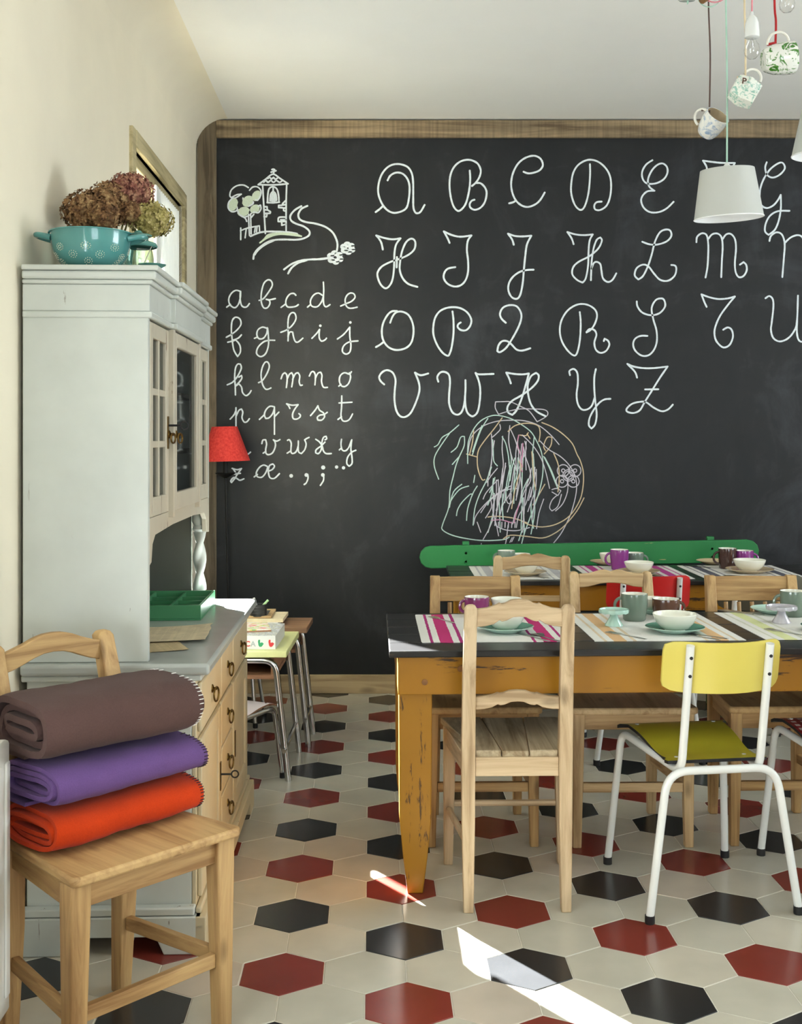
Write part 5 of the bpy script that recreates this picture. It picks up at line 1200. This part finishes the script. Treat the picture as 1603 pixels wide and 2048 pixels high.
# things on the counter
M_gtray = plain('tray_green', (72, 138, 94), 0.35, var=0.03)
tr = thing('compartment_tray', 'green wooden tray with compartments on the hutch counter', 'tray', (-0.985, 3.625, 0.7305), 0.05)
tx, ty, tz = 0.300, 0.36, 0.047
MB().box(0, tx, 0, ty, 0, .005).build('tray_base', M_gtray, tr)
for b_ in ((0, tx, 0, .008), (0, tx, ty - .008, ty), (0, .008, .0085, ty - .0085), (tx - .008, tx, .0085, ty - .0085)):
    MB().box(b_[0], b_[1], b_[2], b_[3], .0052, tz).build('tray_side', M_gtray, tr, bevel=0.0015)
for k in (1, 2): MB().box(tx * k / 3 - .003, tx * k / 3 + .003, .0085, ty - .0085, .0052, tz - .004).build('divider', M_gtray, tr)
for k in (1, 2, 3):
    for j in range(3): MB().box(max(.0085, tx * j / 3 + .0033), min(tx - .0085, tx * (j + 1) / 3 - .0033), ty * k / 4 - .003, ty * k / 4 + .003, .0052, tz - .010).build('divider', M_gtray, tr)
def paper_mat(n, c, ink, sc):
    t = NT('paper_' + n); c = lin(c)
    base = t.ramp(t.noise(t.map(), 22, 5), [(.3, tuple(v * .8 for v in c)), (.7, c)])
    sep = t.n('ShaderNodeSeparateXYZ'); t.l(t.obj(), sep.inputs[0])
    line = t.math('GREATER_THAN', t.math('FRACT', t.math('MULTIPLY', sep.outputs[1], sc)), 0.80)
    gap = t.math('GREATER_THAN', t.noise(t.map((1, .02, 1)), 90, 2), 0.46)
    t.color(t.mix(t.math('MULTIPLY', t.math('MULTIPLY', line, gap), .4), base, lin(ink))); return t.done(0.9, 0, 0.1)
def sheet(label, p, rz, L, Wd, mt, curl, seed):
    m = MB()
    f = lambda u, v: (L * (u - .5) + .006 * noise.noise(Vector((v * 4, seed, 2))), Wd * (v - .5) + .006 * noise.noise(Vector((u * 4, seed, 5))), .0006 + curl * (max(0, u - .35) / .65) ** 2 * (0.5 + .5 * v) + curl * .5 * max(0, .3 - v) ** 2 * 6)
    m.grid(f, 20, 16); m.grid(lambda u, v: tuple(Vector(f(u, v)) - Vector((0, 0, .0005))), 20, 16)
    o = m.build('old_paper_sheet', mt, None, p, (0, 0, rz), smooth=60); tag(o, label, 'paper', 'old paper sheets on the hutch'); return o
M_pap = paper_mat('aged', (238, 222, 188), (120, 98, 72), 42); M_pap2 = paper_mat('aged_dark', (216, 196, 156), (80, 66, 50), 60)
sheet('dark aged paper sheet lying under the curled one', (-0.775, 3.17, 0.7305), .42, .25, .20, M_pap2, .003, 3)
sheet('curled yellowed handwritten paper sheet on the hutch counter', (-0.765, 3.36, 0.7325), .10, .31, .27, M_pap, .010, 1)
# a few pieces behind the cabinet glass
for i, (v, z, n_, c) in enumerate(((0.50, 1.444, 5, G_beige), (0.70, 1.444, 3, M_cream_g), (0.52, 1.264, 4, M_cream_g))):
    for k in range(n_):
        q = Vector((wall_x(2.92) + 0.012, 2.92, 0)) + Matrix.Rotation(ROT, 3, 'Z') @ Vector((0.17, v, 0))
        plate(('beige', 'cream', 'white')[i] + ' saucer stacked behind the glass door, ' + ('lowest', 'second', 'third', 'fourth', 'fifth')[k] + ' of its pile' + ('', '', ' on the middle shelf')[i], (q.x, q.y, z + .0085 * k + .0005), 0.055, c, c, 'saucers behind the glass', lift=.009)
M_gl = glass_thin('drinking_glass', (.9, .94, .94), .4)
for i, (v, z) in enumerate(((0.62, 1.264), (0.74, 1.264), (0.45, 1.0935), (0.58, 1.0935), (0.70, 1.0935))):
    q = Vector((wall_x(2.92) + 0.012, 2.92, 0)) + Matrix.Rotation(ROT, 3, 'Z') @ Vector((0.20, v, 0))
    o = MB().lathe([(0, .0), (.022, 0), (.030, .09), (.0285, .09), (.021, .006), (0, .006)], 24).build('drinking_glass', M_gl, None, (q.x, q.y, z + .0005))
    tag(o, ('clear glass on the middle shelf next to the saucers', 'clear glass on the middle shelf by the far door stile', 'clear glass on the bottom shelf by the key', 'clear glass in the middle of the bottom shelf', 'clear glass on the bottom shelf by the far door stile')[i], 'glass', 'glasses in the hutch')

# ================================================================== THINGS ON THE DESKS
M_wbox = plain('box_white', (228, 228, 226), 0.5, var=0.02)
t = NT('box_cover_print'); sp = t.n('ShaderNodeTexVoronoi'); sp.inputs['Scale'].default_value = 34; t.l(t.map((1, 2.2, 1)), sp.inputs['Vector'])
sat = t.ramp(t.noise(t.map(), 40, 4, .7), [(.42, (0.8, .8, .78)), (.50, (.35, .36, .40)), (.56, (.75, .72, .5)), (.62, (.8, .8, .8)), (.70, (.45, .62, .45))])
t.color(sat); M_cover = t.done(0.45)
gb = thing('board_game_box', 'flat white board game box with coloured lettering on the yellow desk', 'box', (-0.766, 4.44, 0.4945), 0)
MB().box(-.135, .215, 0, .30, 0, .052).build('box_body', M_wbox, gb, bevel=0.0015)
MB().box(-.133, .213, .002, .298, .0521, .0527).build('cover_print', M_cover, gb)
LR = plain('print_red', (200, 44, 48), 0.5); LGn = plain('print_green', (40, 150, 96), 0.5); LGy = plain('print_grey', (160, 168, 172), 0.5)
def text(ch, x, mt):
    cu = bpy.data.curves.new('printed_letter', 'FONT'); cu.body = ch; cu.size = 0.028; cu.extrude = 0.0002; cu.offset = 0.0008
    o = bpy.data.objects.new('printed_letter', cu); o.data.materials.append(mt); link(o, gb, (x, -0.0006, 0.012), (PI / 2, 0, 0))
    dg = bpy.context.evaluated_depsgraph_get(); me = bpy.data.meshes.new_from_object(o.evaluated_get(dg)); me.name = 'printed_letter'
    n = bpy.data.objects.new('printed_letter', me); link(n, gb, o.location, o.rotation_euler); bpy.data.objects.remove(o); bpy.data.curves.remove(cu)
    n['label'] = 'printed letter ' + ch
text('O', .078, LGn); text('C', .099, LR); text('A', .120, LGy)
GO = [(0, .004), (.003, .013), (.010, .016), (.013, .012), (.020, .013), (.020, .007), (.013, .003), (.012, 0), (.005, 0)]
for (x, mt) in ((.148, LGn), (.188, LR)):
    q = [(x + a * 1.0, .010 + b_ * 1.0) for a, b_ in ((0, .020), (.002, .027), (.008, .027), (.008, .015), (.016, .017), (.022, .012), (.017, .004), (.013, 0), (.006, 0), (.002, .006))]
    MB().prism(q, 'y', -.0007, -.0001).build('printed_goose', mt, gb)['label'] = 'small printed goose'
pb = thing('picture_book', 'colourful open picture book lying tilted on the game box', 'book', (-0.705, 4.50, 0.5480), .22)
t = NT('book_page_print'); t.color(t.ramp(t.noise(t.map((1, 3, 1)), 26, 3, .6), [(.38, lin((226, 60, 64))), (.44, lin((240, 236, 226))), (.52, lin((244, 240, 230))), (.58, lin((236, 216, 96))), (.64, lin((120, 196, 110)))])); M_page = t.done(.6)
MB().box(-.12, .13, 0, .17, 0, .006).build('cover', M_blond, pb); MB().box(-.118, .128, .002, .168, .0061, .010).build('page', M_page, pb)
sl = thing('slate', 'small slate with pale wooden frame on the brown desk', 'slate', (-0.80, 4.93, 0.5055), .03)
for k in range(2):
    ob = MB().box(-.15, .19, -.01 + .01 * k, .20, 0, .015).build('notebook', [M_wbox, M_pap][k], None, (-0.79 + .02 * k, 4.925, 0.5055 + .0155 * k)); tag(ob, ('white notebook at the bottom of the pile on the brown desk', 'cream notebook under the slate on the brown desk')[k], 'notebook', 'notebooks on the brown desk')
sl.location.z = 0.5055 + .0315
M_slate = plain('slate_grey', (70, 72, 76), .6, var=.2, scale=30)
MB().box(-.13, .15, .02, .19, 0.001, .006).build('slate_panel', M_slate, sl)
for b_ in ((-.15, .17, 0, .02), (-.15, .17, .19, .21), (-.15, -.13, .0205, .1895), (.15, .17, .0205, .1895)): MB().box(b_[0], b_[1], b_[2], b_[3], 0, .009).build('frame_strip', M_pine['x'], sl, bevel=.001)
tn = thing('chalk_tin', 'round black tin holding chalk sticks on the slate', 'tin', (-0.690, 4.965, 0.5055 + .0315 + .0062), 0)
M_tin = plain('tin_black', (38, 38, 40), .4)
MB().lathe([(0, 0), (.036, 0), (.036, .048), (.038, .05), (.034, .05), (.034, .004), (0, .004)], 28).build('body', M_tin, tn)
for k in range(3): MB().lathe([(.0365, .012 + .012 * k), (.0375, .014 + .012 * k), (.0365, .016 + .012 * k)], 28).build('ridge', M_tin, tn)
for i, (a, b_, cc) in enumerate((((.002, -.01, .02), (-.016, -.02, .078), (236, 236, 230)), ((.0, .01, .02), (.042, .0, .066), (190, 224, 170)), ((-.01, .0, .012), (-.034, .012, .058), (232, 226, 214)))):
    o = MB().tube([a, b_], .0052, 10).build('chalk_stick', plain('chalk_stick_%d' % i, cc, .9), None, tuple(tn.location))
    tag(o, ('white chalk stick leaning steeply in the black tin', 'pale green chalk stick leaning out of the black tin', 'short cream chalk stick at the rim of the black tin')[i], 'chalk', 'chalk sticks in the tin')

# ================================================================== HANGING LAMPS AND CUPS
YP = 3.6
def hp(x, y, Y=YP): return on(x, y, Y)
M_cloth_w = plain('shade_linen', (188, 189, 184), 0.85, var=0.02, bump=.1, bscale=300); M_inw = plain('shade_lining', (240, 240, 240), 0.7)
def cord(parent, x0, y0, x1, y1, r, mt, Y=YP, top=CEIL, sway=0.0):
    a = hp(x0, y0, Y); b_ = hp(x1, y1, Y); o = parent.location
    pts = [Vector((a.x, a.y, top)), a, a.lerp(b_, .3) + Vector((sway, 0, 0)), a.lerp(b_, .65) - Vector((sway, 0, 0)), b_] if a.z < top - .02 else [a, b_]
    return MB().tube([p_ - o for p_ in catmull(pts, 4)], r, 8).build('cord', mt, parent)
def lamp(label, cx, ytop, ybot, wt, wb, cordx, cordy, tilt, Y=YP, mcord=None):
    b_ = hp(cx, (ytop + ybot) / 2, Y); k = Y / FPX; h = (ybot - ytop) * k; R0, R1 = wb / 2 * k, wt / 2 * k
    c = thing('pendant_lamp', label, 'pendant lamp', b_, 0, 'white pendant lamps')
    M_ = Matrix.Rotation(tilt[0], 4, 'X') @ Matrix.Rotation(tilt[1], 4, 'Y')
    MB().lathe([(R0, -h / 2), (R1, h / 2), (R1 - .0015, h / 2, 1), (R0 - .0015, -h / 2, 1), (R0, -h / 2)], 48, M=M_).build('lamp_shade', [M_cloth_w, M_inw], c)
    MB().tube([M_ @ Vector((R0 * math.cos(a), R0 * math.sin(a), -h / 2)) for a in [2 * PI * i / 40 for i in range(40)]], .0018, 6, closed=True).build('rim_wire', M_inw, c)
    for i in range(3):
        a = 2 * PI * i / 3 + .5; MB().tube([M_ @ Vector((0, 0, h / 2 - .004)), M_ @ Vector((R1 * math.cos(a), R1 * math.sin(a), h / 2 - .004))], .0014, 5).build('shade_spoke', M_inw, c)
    MB().lathe([(0, h / 2 - .03), (.016, h / 2 - .03), (.016, h / 2 - .004), (.012, h / 2 + .010), (.004, h / 2 + .022), (0, h / 2 + .022)], 20, M=M_).build('lamp_holder', M_white, c)
    top = M_ @ Vector((0, 0, h / 2 + .02)) + b_
    a = hp(cordx, cordy, Y)
    pts = catmull([Vector((a.x, Y, CEIL)), a, a.lerp(top, .5) + Vector((.002, 0, 0)), top], 5)
    MB().tube([p_ - b_ for p_ in pts], .0028, 8).build('cord', mcord or M_mintc, c)
    return c
M_mintc = plain('cord_mint', (172, 208, 190), 0.7); M_brownc = plain('cord_brown', (98, 76, 70), 0.8); M_pinkc = plain('cord_pink', (222, 140, 150), 0.7); M_beigec = plain('cord_beige', (222, 202, 168), 0.8); M_redc = plain('ribbon_red', (186, 24, 30), 0.6)
lamp('white tapered pendant lamp hanging on a mint cord', 1455, 340, 436, 106, 136, 1451, 0, (0.06, -0.05))
lamp('white pendant lamp hanging higher, beyond the chalk letter G', 1655, 222, 312, 106, 136, 1652, 0, (0.05, 0.03))
def bulb(label, cx, ytop, Y, mt):
    p_ = hp(cx, ytop, Y); c = thing('bulb_pendant', label, 'light bulb', p_, 0, 'bare bulb pendants')
    MB().lathe([(0, .014), (.004, .014), (.006, .003), (.015, -.005), (.020, -.022), (.0215, -.05), (.0215, -.062), (.018, -.064), (0, -.064)], 24).build('lamp_holder', M_white, c)
    MB().lathe([(.010, -.064), (.012, -.072), (.020, -.085), (.0235, -.100), (.021, -.114), (.012, -.124), (0, -.1265)], 24).build('glass_bulb', glass_thin('bulb_glass', (.96, .96, .95), .35, .02), c)
    MB().tube([(-.004, 0, -.066), (-.006, 0, -.09), (0, 0, -.096), (.006, 0, -.09), (.004, 0, -.066)], .0008, 5).build('filament', M_steel, c)
    MB().tube([(0, 0, .01), (0.001, 0, (CEIL - p_.z) * .5), (0, 0, CEIL - p_.z)], .0026, 8).build('cord', mt, c); return c
bulb('bare bulb in white holder on a pink cord', 1503, 33, 3.46, M_pinkc)
bulb('bare bulb hanging highest, above the leaf-print cup', 1573, -59, 3.5, M_pinkc)
# hanging cups
def cup_mat(n, base, c2, sc, lo, hi):
    t = NT('cup_' + n); f = t.noise(t.map(), sc, 4, .65, 1.2)
    t.color(t.ramp(f, [(lo, lin(base)), (hi, lin(c2))])); return t.done(.2, 0, .5, Coat_Weight=.4)
def hung_cup(label, cx, cy, R, h, mt, M_, prof, mcord, tie_x, tie_y, top_x, r_c, Y=YP, hand=0.0, seg=32, sway=.004, inner=None, letter=None):
    p_ = hp(cx, cy, Y); c = thing('hanging_cup', label, 'cup', p_, 0, 'cups hanging with the lamps')
    MB().lathe([(a * R, (b_ - .5) * h) for a, b_ in prof] + [(a * R * .93, (max(b_, .06) - .5) * h, 1) for a, b_ in reversed(prof)] + [(0, (.06 - .5) * h, 1)], seg, M=M_).build('body', [mt, inner or M_cream_g], c, smooth=38 if seg > 12 else 25)
    d = Vector((math.cos(hand), math.sin(hand), 0)); a = h * .32
    MB().tube([M_ @ (d * (R * .92 + a * 1.1 * math.sin(t_)) + Vector((0, 0, a * 1.1 * math.cos(t_)))) for t_ in [PI * i / 12 for i in range(13)]], .0042, 8).build('handle', M_enam_w, c)
    tie = hp(tie_x, tie_y, Y); top = hp(top_x, 0, Y)
    pts = catmull([Vector((top.x, Y, CEIL)), top, top.lerp(tie, .5) + Vector((sway, 0, 0)), tie], 5)
    MB().tube([q - p_ for q in pts], r_c, 8).build('cord', mcord, c)
    for s in (-1, 1): MB().tube([tie - p_, tie - p_ + Vector((s * .012 + (-.014), -.004, -.012 - .006 * s))], r_c * 1.2, 6).build('cord_end', mcord, c)
    return c
CP = [(0, .0), (.62, 0), (.72, .06), (.90, .3), (1.0, .65), (1.0, .97), (.985, 1.0)]
RX = lambda a: Matrix.Rotation(a, 4, 'X'); RY = lambda a: Matrix.Rotation(a, 4, 'Y'); RZ = lambda a: Matrix.Rotation(a, 4, 'Z')
k36 = YP / FPX
hung_cup('blue patterned cup tipped over on a brown cord', 1422, 250, 26 * k36, 50 * k36, cup_mat('blue', (236, 234, 228), (150, 172, 200), 40, .45, .62), RY(.55) @ RX(.75), CP, M_brownc, 1418, 218, 1416, .0026, Y=3.70, hand=PI * .9, inner=plain('cup_inside_beige', (206, 186, 156), .3))
hung_cup('eight-sided cup with green flowers hanging on a beige cord', 1488, 183, 33 * k36, 50 * k36, cup_mat('mint_flowers', (232, 234, 224), (140, 186, 170), 70, .50, .60), RY(2.09) @ RX(.1), [(0, 0), (.7, 0), (.80, .04), (1.0, .5), (.82, .97), (.8, 1.0)], M_beigec, 1490, 152, 1488, .0032, Y=3.56, hand=PI, seg=8, sway=.002)
hung_cup('white cup with green leaf print hanging on a red ribbon', 1556, 118, 32 * k36, 62 * k36, cup_mat('green_leaves', (236, 236, 228), (70, 130, 44), 34, .52, .56), RY(1.45) @ RZ(.3), CP, M_redc, 1550, 86, 1548, .0036, hand=PI, sway=.003)
# letter printed on the eight-sided cup
cu = bpy.data.curves.new('printed_letter', 'FONT'); cu.body = 'P'; cu.size = 0.027; cu.extrude = 0.0003; cu.offset = .0006
o = bpy.data.objects.new('printed_letter', cu); cu.materials.append(plain('print_brown', (86, 50, 34), .5)); cup8 = [x for x in bpy.data.objects if x.name.startswith('hanging_cup')][1]
link(o, cup8, (-.024, -.0555, .008), (PI / 2 - .15, .15, 0)); dg = bpy.context.evaluated_depsgraph_get(); me = bpy.data.meshes.new_from_object(o.evaluated_get(dg)); me.name = 'printed_letter'
n = bpy.data.objects.new('printed_letter', me); link(n, cup8, o.location, o.rotation_euler); bpy.data.objects.remove(o); n['label'] = 'brown printed letter P'
# the branch the cords are wound on, and a cup seen only by its lower edge
br = thing('hanging_branch', 'rough brown branch with cords wound round it near the ceiling', 'branch', hp(1420, -8, 3.65), 0)
BW = wood('branch_wood', (134, 96, 62), (80, 56, 38), 'x', .8)
MB().tube([(-.036, -.04, -.028), (.02, 0, .018), (.12, .02, .03), (.45, .03, .05)], [.012, .013, .013, .011], 12).build('branch', BW, br)
for x in (.12, .40): MB().tube([(x, .02, .035), (x, .02, CEIL - br.location.z)], .002, 6).build('hanging_string', M_beigec, br)
MB().tube([(.01 + .037 * math.cos(a), -.012, .006 + .030 * math.sin(a)) for a in [2 * PI * i / 24 for i in range(24)]], .0024, 6, closed=True).build('cord_loop', M_pinkc, br)
MB().tube([(-.005 + .036 * math.cos(a), -.004, .0 + .036 * math.sin(a)) for a in [2 * PI * i / 24 for i in range(24)]], .0018, 6, closed=True).build('cord_loop', M_mintc, br)
hung_cup('pale cup hanging highest beside the branch', 1374, -22, 24 * k36, 46 * k36, cup_mat('pale', (226, 232, 228), (190, 208, 206), 60, .45, .6), RX(.2), CP, M_mintc, 1374, -46, 1374, .002, hand=PI)
